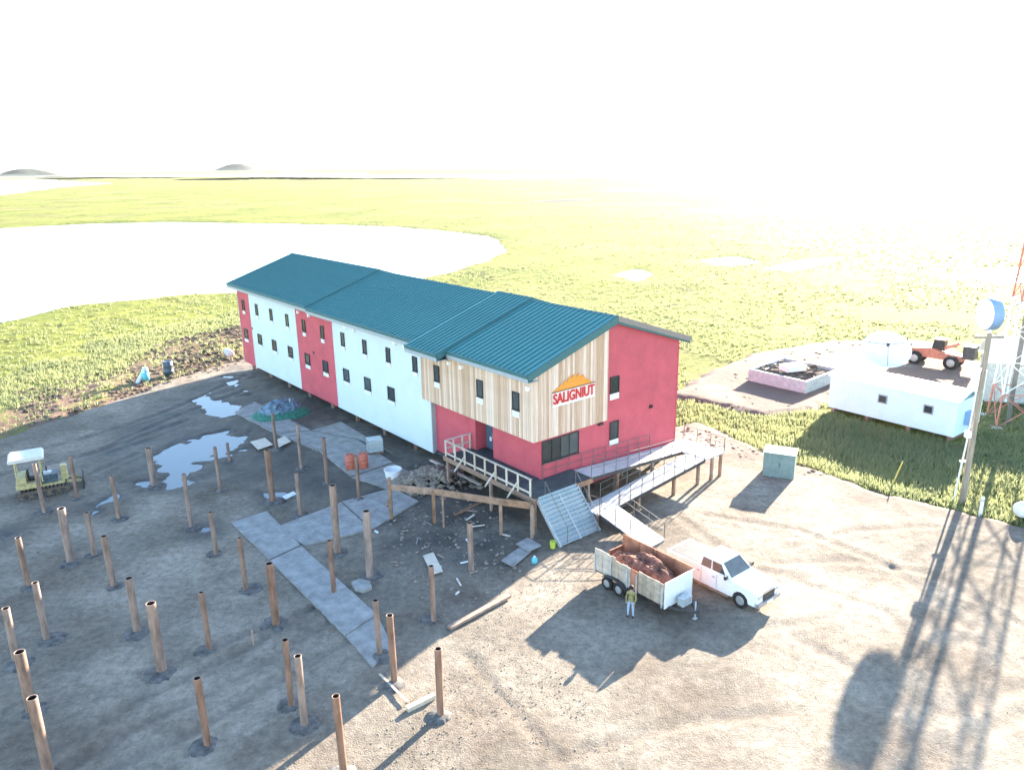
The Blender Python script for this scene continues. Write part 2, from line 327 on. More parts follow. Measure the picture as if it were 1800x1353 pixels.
edge = np.maximum(0.65*sstep(ye, -2.2, -0.2)*sstep(gx, -8, 6), 0.95*sstep(-sdist(gx, gy, PATCH), -0.5, 1.0)*sstep(fbm(gx*0.25, gy*0.25, 88), 0.22, 0.5))
yard = grid_mesh('dirt_yard', np.stack([gx, gy, yh], 1), len(xs), len(ys), yard_material(), {'wet': wet, 'rut': rutm, 'edge': edge}); yard['kind'] = 'structure'

LAKES = [[(-500,640),(-150,590),(0,561),(120,532),(250,519),(330,511),(430,505),(560,502),(700,492),(790,474),(850,455),(884,436),(884,428),(862,413),(800,405),(690,396),(520,392),(300,388),(150,391),(0,399),(-300,405)],
         [(-300,352),(0,341),(110,328),(190,322),(120,318),(0,315),(-300,320)],
         [(-300,318),(0,311.5),(300,310),(640,312),(760,311),(640,307),(430,304.5),(300,306),(0,309.5),(-300,315)],
         [(-300,311.5),(0,306.5),(300,302),(600,298),(900,294),(1200,290),(1500,287),(2000,280),(2000,272.5),(1500,280),(900,289.5),(300,298.5),(-300,308.3)],
         [(780,311),(950,314),(1150,311),(1400,315),(1700,322),(2100,326),(2100,314),(1500,310.5),(1100,307),(850,306.5)], [(1050,333),(1250,338),(1500,334),(1750,338),(1500,328),(1200,326)],
         [(1085,478),(1120,470),(1150,476),(1140,489),(1100,487)], [(1340,466),(1400,452),(1480,446),(1450,458),(1390,470)], [(1690,478),(1760,466),(1900,458),(1900,482),(1760,494)],
         [(1200,368),(1330,358),(1400,362),(1300,372)], [(1240,452),(1290,446),(1330,455),(1270,461)], [(1450,350),(1600,344),(1850,345),(1800,354),(1560,358)]]
LAKES = [[at(*q) for q in p] for p in LAKES]
MUDB = [at(*p) for p in ((-60,800),(-30,735),(60,700),(190,660),(250,622),(320,592),(430,566),(440,650),(290,682),(190,722),(60,762))]
na = 560; rr = np.concatenate([[2.0], np.geomspace(9, 45000, 690)]); aa = np.linspace(R(-82), R(82), na)
ra, ta = np.meshgrid(rr, aa, indexing='ij'); tx = (ra*np.sin(ta)).ravel(); ty = (ra*np.cos(ta)).ravel() ; td = ra.ravel()
def tundra_height(x, y):
    d = np.hypot(x, y); near = np.exp(-d/260)
    h = -0.28 + 0.30*(fbm(x*0.5, y*0.5, 51) - 0.5)*near + 0.55*(fbm(x*0.06, y*0.06, 52) - 0.5) + 1.1*(fbm(x*0.012, y*0.012, 53) - 0.5)*sstep(d, 90, 300) + 3.0*(fbm(x*0.002, y*0.002, 54) - 0.5)*sstep(d, 400, 1500)
    sd = yard_sd(x, y); h = np.where(sd < 0.5, np.minimum(h, -0.45), h); h = h - 0.55*sstep(-sd, 0.3, 2.0)
    mb = sstep(-sdist(x, y, MUDB), -1.5, 1.5); h = h + mb*(0.75*(fbm(x*0.45, y*0.45, 61, 5) - 0.42) + 0.1)
    for i, p in enumerate(LAKES):
        s = sdist(x, y, p); wv = min(60.0, 0.02*math.hypot(p[0].x, p[0].y)+0.4); s = s + wv*(fbm(x*0.08, y*0.08, 71+i) - 0.5)*1.5
        h = np.where(s < 2*wv, h*(1 - sstep(-s, -2*wv, 0)) + (-0.55)*sstep(-s, -2*wv, 0), h); h = h - 1.2*sstep(-s, -0.4*wv, wv)
    return h, mb
th, mb = tundra_height(tx, ty)
def tundra_material():
    m = bpy.data.materials.new('tundra'); m.use_nodes = True; n = m.node_tree.nodes; l = m.node_tree.links; b = n['Principled BSDF']
    tc = n.new('ShaderNodeTexCoord')
    def noise(sc, d=6, r=0.6, st=None):
        z = n.new('ShaderNodeTexNoise'); z.inputs['Scale'].default_value = sc; z.inputs['Detail'].default_value = d; z.inputs['Roughness'].default_value = r; l.new(tc.outputs['Object'], z.inputs['Vector']); return z.outputs['Fac']
    def ramp(f, p0, c0, p1, c1):
        r = n.new('ShaderNodeValToRGB'); r.color_ramp.elements[0].position = p0; r.color_ramp.elements[1].position = p1; r.color_ramp.elements[0].color = (*c0,1); r.color_ramp.elements[1].color = (*c1,1); l.new(f, r.inputs[0]); return r.outputs[0]
    def mix(f, a, c, mode='MIX'):
        x = n.new('ShaderNodeMix'); x.data_type = 'RGBA'; x.blend_type = mode
        if isinstance(f, float): x.inputs[0].default_value = f
        else: l.new(f, x.inputs[0])
        l.new(a, x.inputs[6]); l.new(c, x.inputs[7]); return x.outputs[2]
    c = ramp(noise(0.035, 8, 0.65), 0.36, (0.13, 0.155, 0.036), 0.62, (0.24, 0.25, 0.058))
    c = mix(1.0, c, ramp(noise(0.5, 8, 0.75), 0.34, (0.55, 0.56, 0.62), 0.6, (1.1, 1.08, 1.0)), 'MULTIPLY')
    brn = n.new('ShaderNodeRGB'); brn.outputs[0].default_value = (0.20, 0.17, 0.075, 1); c = mix(ramp(noise(0.014, 7, 0.65), 0.50, (0,0,0), 0.62, (0.75,0.75,0.75)), c, brn.outputs[0])
    pool = ramp(noise(0.055, 9, 0.72), 0.335, (0.028, 0.036, 0.026), 0.385, (1, 1, 1)); c = mix(0.85, c, pool, 'MULTIPLY')
    c = mix(0.75, c, ramp(noise(0.16, 6, 0.7), 0.36, (0.16, 0.20, 0.15), 0.42, (1, 1, 1)), 'MULTIPLY')
    s = n.new('ShaderNodeRGB'); s.outputs[0].default_value = (0.17, 0.115, 0.085, 1)
    f = n.new('ShaderNodeMath'); f.operation = 'MULTIPLY'; l.new(attr(n, 'soil').outputs['Fac'], f.inputs[0]); l.new(ramp(noise(0.28, 7, 0.7), 0.34, (0,0,0), 0.50, (1,1,1)), f.inputs[1])
    c = mix(f.outputs[0], c, s.outputs[0]); l.new(c, b.inputs['Base Color']); b.inputs['Roughness'].default_value = 0.95; b.inputs['Specular IOR Level'].default_value = 0.1
    bp = n.new('ShaderNodeBump'); bp.inputs['Strength'].default_value = 0.8; bp.inputs['Distance'].default_value = 0.25; l.new(noise(1.1, 8, 0.7), bp.inputs['Height']); l.new(bp.outputs[0], b.inputs['Normal'])
    return m
tundra = grid_mesh('ground', np.stack([tx, ty, th], 1), na, len(rr), tundra_material(), {'soil': mb}); tundra['kind'] = 'structure'

M['heath'] = mat('dark_heath', (0.045, 0.055, 0.045), 0.95, var=0.25, scale=0.03, bump=0.3, bscale=0.1)
for c, rad, hh in ((at(45,308.5), 62, 25), (at(418,299.5), 84, 36), (at(12,310), 70, 6), (at(480,301.5), 70, 4), (at(96,312), 45, 4), (at(1005,303), 34, 2.2), (at(1160,297), 40, 2.4), (at(1770,342), 24, 1.4), (at(1000,352), 12, 1.0)):
    mm = MB(); nr, ns = 14, 40
    vs_ = [(0, 0, hh)]
    for i in range(1, nr+1):
        q = i/nr*1.5
        for j in range(ns):
            a = 2*math.pi*j/ns; k = 1 + 0.16*math.sin(2*a + hh) + 0.07*math.sin(3*a + 2*hh); vs_.append((math.cos(a)*q*rad*k*1.25, math.sin(a)*q*rad*k, hh*math.exp(-q**2.8) - (1.6 if i == nr else 0)))
    mm.add(vs_, [(0, 1+j, 1+(j+1) % ns) for j in range(ns)] + [(1+i*ns+j, 1+(i+1)*ns+j, 1+(i+1)*ns+(j+1) % ns, 1+i*ns+(j+1) % ns) for i in range(nr-1) for j in range(ns)], M['heath'], True)
    ho = mm.build('hill', None, (c.x, c.y, -0.6)); ho['kind'] = 'structure'
def water_material(name, col, rough):
    m = bpy.data.materials.new(name); m.use_nodes = True; n = m.node_tree.nodes; l = m.node_tree.links; b = n['Principled BSDF']
    b.inputs['Base Color'].default_value = (*col, 1); b.inputs['Roughness'].default_value = rough; b.inputs['Specular IOR Level'].default_value = 0.6; b.inputs['IOR'].default_value = 1.33
    tc = n.new('ShaderNodeTexCoord'); z = n.new('ShaderNodeTexNoise'); z.inputs['Scale'].default_value = 1.2; z.inputs['Detail'].default_value = 4; l.new(tc.outputs['Object'], z.inputs['Vector'])
    bp = n.new('ShaderNodeBump'); bp.inputs['Strength'].default_value = 0.12; bp.inputs['Distance'].default_value = 0.05; l.new(z.outputs['Fac'], bp.inputs['Height']); l.new(bp.outputs[0], b.inputs['Normal'])
    return m
M['lake'] = water_material('lake_water', (0.16, 0.20, 0.20), 0.12); M['puddle'] = water_material('muddy_water', (0.11, 0.14, 0.16), 0.03)
def sheet(name, poly, z, m, grow=1.0):
    c = sum((Vector(p) for p in poly), Vector())/len(poly)
    pts = [(c.x + (p.x-c.x)*grow, c.y + (p.y-c.y)*grow, z) for p in poly]
    bm = bmesh.new(); f = bm.faces.new([bm.verts.new(p) for p in pts]); bmesh.ops.triangulate(bm, faces=[f])
    me = bpy.data.meshes.new(name); bmesh.ops.recalc_face_normals(bm, faces=bm.faces)
    if sum(f.normal.z for f in bm.faces) < 0: bmesh.ops.reverse_faces(bm, faces=bm.faces)
    bm.to_mesh(me); bm.free(); me.materials.append(m)
    o = bpy.data.objects.new(name, me); COL.objects.link(o); o['kind'] = 'structure'; return o
for i, p in enumerate(LAKES): sheet('lake_water' if i == 0 else 'pond_water', p, -0.60 - 0.015*i, M['lake'], 1.06 if len(p) > 20 else 1.3)
for i, p in enumerate(PUDDLES): sheet('puddle_water', p, -0.113 - 0.002*i, M['puddle'], 1.35)

# ------------------------------------------------------------------ haze
mh = bpy.data.materials.new('haze_air'); mh.use_nodes = True; n = mh.node_tree.nodes; n.clear()
pv = n.new('ShaderNodeVolumePrincipled'); pv.inputs['Color'].default_value = (0.93, 0.96, 1.0, 1); pv.inputs['Density'].default_value = HAZE_DENSITY; pv.inputs['Anisotropy'].default_value = HAZE_G
ou = n.new('ShaderNodeOutputMaterial'); mh.node_tree.links.new(pv.outputs[0], ou.inputs['Volume'])
hb = MB().span((-46000, -60, -5.5), (46000, 46000, 48.0), mh).build('haze'); hb['kind'] = 'stuff'
# ------------------------------------------------------------------ the long lodge building (local x = across, y = along, away from the gable)
ZB, ZW, ZR, RV, SL = 0.83, 5.06, 12.03, 6.774, 0.331
lodge = thing('lodge_building', 'long two storey lodge in red, white and cedar under a teal metal roof', 'building', BO, YAW)
def roofz(x): return ZR - SL*abs(x - RV)
EL_, ER_ = -0.915, BW + 0.948
def wall_slab(name, x, y0, y1, z0, z1, m, lap=None):
    """long wall piece facing -x, with shallow lap boards"""
    mb_ = MB(); mb_.span((x, y0, z0), (x+0.18, y1, z1), m)
    if lap:
        z = z0
        while z < z1 - 0.02:
            t = min(z+lap, z1); vs = [(x-0.022, y0, z), (x-0.022, y1, z), (x-0.003, y1, t), (x-0.003, y0, t), (x, y0, z), (x, y1, z)]
            mb_.add(vs, [(0,1,2,3), (0,4,5,1)], m); z += lap
    return mb_.build(name, lodge)
YA, YB_, YC, YD = 46.15, 34.66, 26.98, 11.88
wall_slab('red_wall_panel', 0, YA, BL, ZB, 9.42, M['red_wall'], 0.2); wall_slab('white_wall_panel', 0, YB_, YA, ZB, 9.42, M['white_wall'], 0.45)
wall_slab('red_wall_panel', 0, YC, YB_, ZB, 9.42, M['red_wall'], 0.2); wall_slab('white_wall_panel', 0, YD, YC, ZB, 9.42, M['white_wall'], 0.45)
for y in (YA, YB_, YC): MB().span((-0.035, y-0.05, ZB), (0.02, y+0.05, 9.15), M['white_wall']).build('corner_trim', lodge)
MB().span((-0.035, BL-0.06, ZB), (0.1, BL+0.03, 9.15), M['fascia']).build('corner_trim', lodge)
MB().span((-0.03, YD-0.09, ZB), (0.36, YD, 9.1), M['fascia']).build('corner_trim', lodge)
# recessed ground floor at the entrance end
wall_slab('red_wall_panel', 0.35, 6.9, YD-0.09, ZB, ZW, M['red_wall'], 0.2); wall_slab('red_wall_panel', 0.35, 0.1, 4.92, ZB, ZW, M['red_wall'], 0.2)
wall_slab('entry_wall', 1.25, 4.92, 6.9, 2.42, ZW, M['red_wall'], 0.2)
for y in (4.87, 6.93): MB().span((0.36, y-0.04, 2.42), (1.3, y+0.04, ZW), M['red_wall']).build('entry_return', lodge)
dr = MB().span((1.19, 5.0, 2.46), (1.25, 6.82, 4.85), M['frame']).build('entry_door', lodge)
for y in (5.08, 5.93):
    lf = MB().span((1.13, y, 2.5), (1.19, y+0.8, 4.78), M['door']).build('door_leaf', dr)
MB().span((1.10, 5.18, 3.55), (1.128, 5.5, 4.05), M['vent']).build('notice', dr); MB().span((1.10, 6.1, 3.1), (1.128, 6.3, 3.4), M['vent']).build('notice', dr)
MB().tube((1.09, 5.86, 3.3), (1.09, 5.86, 3.75), 0.02, M['galv']).tube((1.09, 5.95, 3.3), (1.09, 5.95, 3.75), 0.02, M['galv']).build('door_handle', dr)
# gable wall (red), back wall, far gable, floor
g0 = [(0.35, ZB), (BW, ZB), (BW, roofz(BW)-0.3), (RV, ZR-0.3), (0.35, roofz(0.35)-0.3)]
gw = MB().prism(g0, 0.06, 0.25, M['red_wall'])
z = ZB
while z < ZR - 0.5:
    t = z + 0.2
    xa, xb = 0.36, BW
    if t > roofz(BW)-0.3: xb = RV + (ZR-0.3-t)/SL
    if t > roofz(0.35)-0.3: xa = RV - (ZR-0.3-t)/SL
    if xb - xa > 0.2: gw.add([(xa, 0.038, z), (xb, 0.038, z), (xb, 0.057, t), (xa, 0.057, t), (xa, 0.06, z), (xb, 0.06, z)], [(0,1,2,3), (0,4,5,1)], M['red_wall'])
    z = t
gw.build('gable_wall', lodge)
MB().prism([(0.0, ZB), (BW, ZB), (BW, roofz(BW)-0.3), (RV, ZR-0.3), (0.0, roofz(0)-0.3)], BL-0.22, BL-0.02, M['red_wall']).build('far_gable_wall', lodge)
MB().span((BW-0.2, 0.26, ZB), (BW, BL-0.24, 9.42), M['red_wall']).build('back_wall', lodge)
MB().span((0.2, 0.3, ZB-0.05), (BW-0.25, BL-0.3, ZB+0.15), M['deck']).build('floor_slab', lodge)
for x in (0.33, BW): MB().span((x-0.05, 0.02, ZB), (x+0.05, 0.12, ZW if x < 1 else 9.2), M['red_wall']).build('corner_trim', lodge)
# cedar upper storey, board by board
MB().span((-0.30, 0.03, ZW+0.02), (0.345, 12.44, 9.16), M['lumber']).build('overhang_box', lodge)
bd = None; random.seed(3); y = 0.0; boards = {}
while y < 12.5 - 0.05:
    w = random.choice((0.17, 0.2, 0.2, 0.24)); w = min(w, 12.5-y); t = random.choice((0.030, 0.036, 0.042))
    k = (w, t)
    if k not in boards: boards[k] = MB().span((-t, 0.004, ZW-0.02), (0, w-0.010, 9.15), M['wood']).data('board')
    link(boards[k], 'board', lodge, (-0.305, y, 0)); y += w
x = -0.345
while x < 6.13 - 0.04:
    w = random.choice((0.17, 0.2, 0.2, 0.24)); w = min(w, 6.13-x); t = random.choice((0.030, 0.036, 0.042))
    MB().prism([(x+0.005, ZW-0.02), (x+w-0.006, ZW-0.02), (x+w-0.006, roofz(x+w)-0.31), (x+0.005, roofz(x)-0.31)], -t, 0.032, M['wood']).build('board', lodge); x += w
MB().span((6.13, -0.05, ZW-0.03), (6.19, 0.035, roofz(6.16)-0.32), M['wood']).build('edge_trim', lodge)
MB().span((-0.30, 12.46, ZW-0.02), (-0.04, 12.50, 9.15), M['wood']).build('edge_trim', lodge)
# windows on the long side
def window(x, yc, z0, z1, w, vent=None, face='x', label=None, panes=1):
    f = MB(); t = 0.06
    def q(a, b): # a,b = (depth, lateral, z)
        return ((a[0]+x, a[1]+yc, a[2]), (b[0]+x, b[1]+yc, b[2])) if face == 'x' else ((a[1]+yc, a[0]+x, a[2]), (b[1]+yc, b[0]+x, b[2]))
    for a, b in (((-0.07,-w/2,z0),(0.0,w/2,z0+t)), ((-0.07,-w/2,z1-t),(0.0,w/2,z1)), ((-0.07,-w/2,z0+t),(0.0,-w/2+t,z1-t)), ((-0.07,w/2-t,z0+t),(0.0,w/2,z1-t))): f.span(*q(a, b), M['frame'])
    o = f.build('window', lodge); pw = (w-2*t)/panes
    for k in range(panes):
        MB().span(*q((-0.03, -w/2+t+k*pw+(0.025 if k else 0), z0+t), (0.0, -w/2+t+(k+1)*pw-(0.025 if k < panes-1 else 0), z1-t)), M['glass']).build('pane', o)
        if k: MB().span(*q((-0.065, -w/2+t+k*pw-0.025, z0+t), (0.0, -w/2+t+k*pw+0.025, z1-t)), M['frame']).build('mullion', o)
    s = MB().span(*q((-0.10, -w/2-0.03, z0-0.05), (0.0, w/2+0.03, z0-0.004)), M['frame']).build('sill', o)
    if vent:
        v = MB()
        v.span(*q((-0.05, -w/2, z0-0.08-vent), (0.0, w/2, z0-0.08)), M['vent'])
        for i in range(3): v.span(*q((-0.075, -w/2+0.06, z0-0.14-vent+0.12+i*(vent-0.12)/3), (-0.05, w/2-0.06, z0-0.10-vent+0.12+i*(vent-0.12)/3+0.03)), M['vent'])
        v.build('vent_panel', lodge)
xo = -0.024
for yc in (47.9, 32.86, 29.06): window(xo, yc, 6.82, 7.95, 0.66, 0.36)
for yc in (44.2, 40.45, 36.6, 25.17, 21.36, 17.62, 13.75): window(xo, yc, 6.82, 7.95, 0.62, 0.34)
for yc in (48.0, 32.7, 28.98): window(xo, yc, 3.72, 4.74, 1.0, 0.36)
for yc in (44.15, 40.4, 36.5, 25.0, 21.28, 17.5): window(xo, yc, 3.72, 4.76, 1.02, 0.3)
for yc in (10.38, 5.31, 1.59): window(-0.35, yc, 6.82, 7.98, 0.66, 0.40)
window(0.035, 6.88, 6.86, 7.95, 0.86, 0.42, 'y'); window(0.035, 6.93, 3.58, 4.80, 0.84, 0.40, 'y'); window(0.035, 1.98, 3.45, 4.92, 3.2, None, 'y', panes=4)
MB().span((10.5, -0.09, 6.15-1.2), (10.75, 0.04, 6.35-1.2), M['frame']).tube((10.62, -0.16, 5.05), (10.62, -0.09, 5.05), 0.08, M['frame']).build('wall_vent', lodge)
MB().span((5.35, -0.14, 4.85), (5.75, 0.04, 4.98), M['frame']).build('wall_light', lodge)
for y in (33.7, 31.4): MB().span((-0.22, y-0.13, 8.42), (0.0, y+0.13, 8.68), M['lamp']).build('soffit_light', lodge)
for y in (24.4, 22.9, 16.4, 14.95): MB().span((-0.22, y-0.13, 8.42), (0.0, y+0.13, 8.68), M['lamp']).build('soffit_light', lodge)
for y in (8.7, 7.25, 0.35): MB().span((-0.55, y-0.12, 8.36), (-0.345, y+0.12, 8.62), M['lamp']).build('soffit_light', lodge)
for y in (45.95, 31.2): MB().span((-0.07, y, 5.0), (0.0, y+0.16, 5.18), M['frame']).build('wall_vent', lodge)
# roof
roof = MB().prism([(x, roofz(x)-0.3) for x in (0.05, RV, BW-0.05)] + [(BW-0.05, roofz(BW-0.05)-0.36), (RV, ZR-0.4), (0.05, roofz(0.05)-0.36)], 0.3, BL-0.3, M['fascia']).build('roof', lodge)
SEG = [(30.2, BL+0.30, EL_, 0.14), (12.25, 30.2, EL_, 0.0), (8.24, 12.25, -1.75, 0.16), (-0.24, 8.24, EL_, 0.0)]
for y0, y1, xe, dz in SEG:
    d = 0.44
    z = lambda x: roofz(x) + dz
    s = MB().prism([(xe, z(xe)-0.02), (RV, ZR+dz-0.02), (ER_, z(ER_)-0.02), (ER_, z(ER_)-d), (RV, ZR+dz-d-0.05), (xe, z(xe)-d)], y0+0.002, y1-0.002, M['roof_dark']).build('roof_section', roof)
    MB().span((xe-0.02, y0, z(xe)-d-0.03), (xe+0.0-0.002, y1, z(xe)-0.22), M['fascia']).span((xe-0.045, y0, z(xe)-0.218), (xe+0.0-0.002, y1, z(xe)-0.03), M['roof_dark']).build('fascia', roof)
    MB().span((xe, y0+0.01, z(xe)-d-0.05), (0.0, y1-0.01, z(xe)-d-0.004), M['fascia']).build('soffit', roof)
    MB().tube((xe-0.05, y0, z(xe)+0.0), (xe-0.05, y1, z(xe)+0.0), 0.055, M['roof_dark'], 6).build('eave_trim', roof)
    npan = round((y1-y0)/0.46); w = (y1-y0)/npan; sx, sz = RV-xe, SL*(RV-xe)
    L = math.hypot(sx, sz); q = Matrix.Rotation(-math.atan2(sz, sx), 3, 'Y')
    pm = MB(); pm.box((0, w/2, 0.0), (L, w-0.006, 0.028), M['roof'], q); pm.v = [tuple(Vector(v)) for v in pm.v]
    c = q @ Vector((0, 0, 0.035)); pm.box((c.x, 0.05, c.z), (L, 0.10, 0.10), M['roof_rib'], q)
    me = pm.data('roof_panel')
    for i in range(npan): link(me, 'roof_panel', roof, ((xe+RV)/2, y0+i*w, (z(xe)+ZR+dz)/2))
    MB().prism([(RV+0.02, ZR+dz), (ER_, z(ER_)), (ER_, z(ER_)+0.03), (RV+0.02, ZR+dz+0.03)], y0+0.003, y1-0.003, M['roof']).build('back_slope', roof)
    MB().prism([(RV-0.22, ZR+dz-0.03), (RV, ZR+dz+0.06), (RV+0.22, ZR+dz-0.03), (RV, ZR+dz+0.0)], y0, y1, M['roof_dark']).build('ridge_cap', roof)
for (y, dz, xe) in ((30.16, 0.14, EL_), (8.20, 0.16, -1.75), (-0.27, 0.0, EL_)):
    sx, sz = RV-xe, SL*(RV-xe); q = Matrix.Rotation(-math.atan2(sz, sx), 3, 'Y')
    MB().box(((xe+RV)/2, y, (roofz(xe)+ZR)/2+dz-0.14), (math.hypot(sx, sz), 0.05, 0.36), M['roof_dark'], q).build('rake_trim', roof)
sx, sz = ER_-RV, SL*(ER_-RV)
MB().box(((ER_+RV)/2, -0.27, (roofz(ER_)+ZR)/2-0.14), (math.hypot(sx, sz), 0.05, 0.36), M['grey_trim'], Matrix.Rotation(math.atan2(sz, sx), 3, 'Y')).build('rake_trim', roof)
# foundation posts in the crawl space
fp = MB().tube((0, 0, -0.5), (0, 0, ZB), 0.17, M['steel_pile'], 10).data('foundation_post')
for x in (0.6, 4.7, 8.8, 12.9):
    for k in range(11): link(fp, 'foundation_post', lodge, (x, 1.0+k*4.75, 0))
# sign with emblem, on the cedar gable
sg = thing('wall_sign', 'red lettered lodge sign with orange flames mounted on the cedar gable', 'sign', bl(1.2, -0.06, 7.0), YAW)
MB().span((0, -0.03, 0.0), (3.72, 0.0, 0.16), M['vent']).build('base_strip', sg)
MB().span((0, -0.02, 0.165), (3.72, -0.002, 0.93), mat('sign_back', (0.78, 0.62, 0.58), 0.6, var=0.04)).build('backing', sg)
MB().span((0, -0.035, 0.935), (3.72, 0.0, 1.0), M['sign_dark']).build('top_strip', sg)
fl = [(0.10,1.0)]; pk = [(0.35,1.22),(0.5,1.16),(0.72,1.42),(0.86,1.30),(1.08,1.62),(1.2,1.44),(1.48,1.80),(1.62,1.58),(1.86,1.86),(2.02,1.62),(2.28,1.84),(2.44,1.56),(2.66,1.66),(2.86,1.36),(3.1,1.30),(3.3,1.12)]
MB().prism(fl + pk + [(3.5,1.0)], -0.03, -0.004, M['sign_orange']).build('flame_emblem', sg)
tc = bpy.data.curves.new('lettering', 'FONT'); tc.body = 'SALIGNIUT'; tc.size = 1.0; tc.extrude = 0.02; tc.offset = 0.022; tc.materials.append(M['sign_red'])
tmp = bpy.data.objects.new('lettering_outline', tc); COL.objects.link(tmp); bpy.context.view_layer.update()
tme = bpy.data.meshes.new_from_object(tmp.evaluated_get(bpy.context.evaluated_depsgraph_get())); bpy.data.objects.remove(tmp, do_unlink=True)
if not tme.materials: tme.materials.append(M['sign_red'])
to = bpy.data.objects.new('lettering', tme); COL.objects.link(to); to.parent = sg; bpy.context.view_layer.update()
bb = [Vector(c) for c in to.bound_box]; w0 = max(b.x for b in bb)-min(b.x for b in bb); h0 = max(b.y for b in bb)-min(b.y for b in bb)
to.scale = (3.6/w0, 0.70/h0, 1); to.rotation_euler = (R(90), 0, 0); to.location = (0.06 - min(b.x for b in bb)*3.6/w0, -0.045, 0.20)

# ------------------------------------------------------------------ deck, guard rail, stair, ramp
DZ = 2.42
dk = thing('entrance_deck', 'dark raised deck wrapping the lodge entrance corner', 'deck', BO, YAW)
mb_ = MB(); mb_.span((-1.95, 0.09, DZ-0.05), (0.345, 7.55, DZ), M['deck']); mb_.span((-1.95, -1.95, DZ-0.05), (2.9, 0.03, DZ), M['deck']); mb_.span((0.38, 4.95, DZ-0.05), (1.24, 6.88, DZ), M['deck']); mb_.build('deck_surface', dk)
MB().span((-2.0, -2.0, DZ-0.32), (-1.955, 7.55, DZ+0.01), M['lumber']).build('rim_joist', dk); MB().span((-1.95, -2.0, DZ-0.32), (2.9, -1.955, DZ+0.01), M['lumber']).build('rim_joist', dk)
for x, y in ((-1.8,-1.8), (-1.8,2.5), (-1.8,7.3), (0.6,-1.8), (2.7,-1.8), (2.7,-0.3)): MB().span((x-0.08, y-0.08, -0.4), (x+0.08, y+0.08, DZ-0.06), M['lumber']).build('deck_post', dk)
gr = thing('guard_rail', 'temporary pale timber guard rail along the outer deck edge', 'railing', BO, YAW)
ys_ = [-1.5, -0.35, 0.75, 1.85, 2.95, 4.05, 5.15, 6.25, 7.35]
for y in ys_: MB().span((-1.94, y-0.045, DZ-0.25), (-1.85, y+0.045, DZ+1.1), M['new_lumber']).build('post', gr)
MB().span((-1.96, -1.6, DZ+1.1), (-1.82, 7.4, DZ+1.15), M['new_lumber']).build('top_rail', gr); MB().span((-1.845, -1.5, DZ+0.12), (-1.80, 7.3, DZ+0.24), M['new_lumber']).build('bottom_rail', gr)
for y in (-0.35, 1.85, 5.15): MB().beam((-1.95, y+0.02, DZ+0.55), (-2.75, y+0.02, DZ-0.22), 0.05, 0.1, M['new_lumber']).build('brace', gr)
for x in (-1.2, -0.45, 0.2): MB().span((x-0.045, 7.35, DZ), (x+0.045, 7.44, DZ+1.1), M['new_lumber']).build('post', gr)
MB().span((-1.82, 7.34, DZ+1.1), (0.3, 7.45, DZ+1.15), M['new_lumber']).build('top_rail', gr); MB().span((-1.8, 7.36, DZ+0.5), (0.3, 7.42, DZ+0.6), M['new_lumber']).build('bottom_rail', gr)
st = thing('entrance_stair', 'wide blue grey metal grating stair down from the dark deck', 'stair', BO, YAW)
NT = 12; xa, xb, ya, yb_ = -1.72, 1.42, -2.02, -4.0
tm = MB(); run = (ya-yb_)/NT
tm.span((0, -run-0.03, -0.03), (xb-xa, 0.0, 0.0), M['grating']); tm.span((0, -run-0.05, -0.035), (xb-xa, -run-0.03, 0.012), M['galv'])
for k in range(9): tm.span((0.02+k*(xb-xa-0.04)/9+0.14, -run, 0.0), (0.02+k*(xb-xa-0.04)/9+0.17, -0.02, 0.012), M['galv'])
tm.span((0, -0.025, 0.002), (xb-xa, -0.004, 0.165), M['grating'])
tm = tm.data('tread')
for i in range(NT): link(tm, 'tread', st, (xa, ya-i*run, DZ-(i+0.4)*DZ/NT))
for x in (xa-0.06, xb+0.06, (xa+xb)/2): MB().beam((x, ya, DZ-0.12), (x, yb_-0.05, 0.02), 0.05, 0.26, M['galv']).build('stringer', st)
for x in (xa+0.55, xb-0.05):
    for p, q in (((x, ya, DZ), (x, ya, DZ+0.95)), ((x, yb_, 0.15), (x, yb_, 1.1))): MB().tube(p, q, 0.022, M['rail'], 6).build('rail_post', st)
    MB().tube((x, ya, DZ+0.95), (x, yb_, 1.1), 0.022, M['rail'], 6).build('handrail', st)
rp = thing('access_ramp', 'long folded wheelchair ramp with thin dark railings beside the red gable', 'ramp', BO, YAW)
M['ramp'] = mat('pale_ramp_boards', (0.50, 0.50, 0.50), 0.6, var=0.1, scale=2)
def slope(name, a, b, w, m, t=0.10):
    """deck between centre-line points a, b"""
    a, b = Vector(a), Vector(b); d = (b-a); s = Vector((-d.y, d.x, 0)).normalized()*w/2
    vs = [a+s, a-s, b-s, b+s]; return MB().add([v for v in vs] + [v-Vector((0,0,t)) for v in vs], [(0,1,2,3), (7,6,5,4), (0,4,5,1), (1,5,6,2), (2,6,7,3), (3,7,4,0)], m).build(name, rp)
slope('ramp_deck', (2.95,-1.05,DZ), (12.0,-1.05,1.85), 1.6, M['ramp']); slope('landing', (12.0,-2.05,1.85), (14.2,-2.05,1.85), 3.7, M['ramp'])
slope('ramp_deck', (12.0,-3.05,1.83), (3.3,-3.05,1.0), 1.55, M['ramp']); slope('landing', (3.3,-3.05,1.0), (1.55,-3.05,1.0), 1.65, M['ramp']); slope('ramp_deck', (2.5,-3.88,1.0), (2.65,-7.5,0.1), 1.7, M['ramp'])
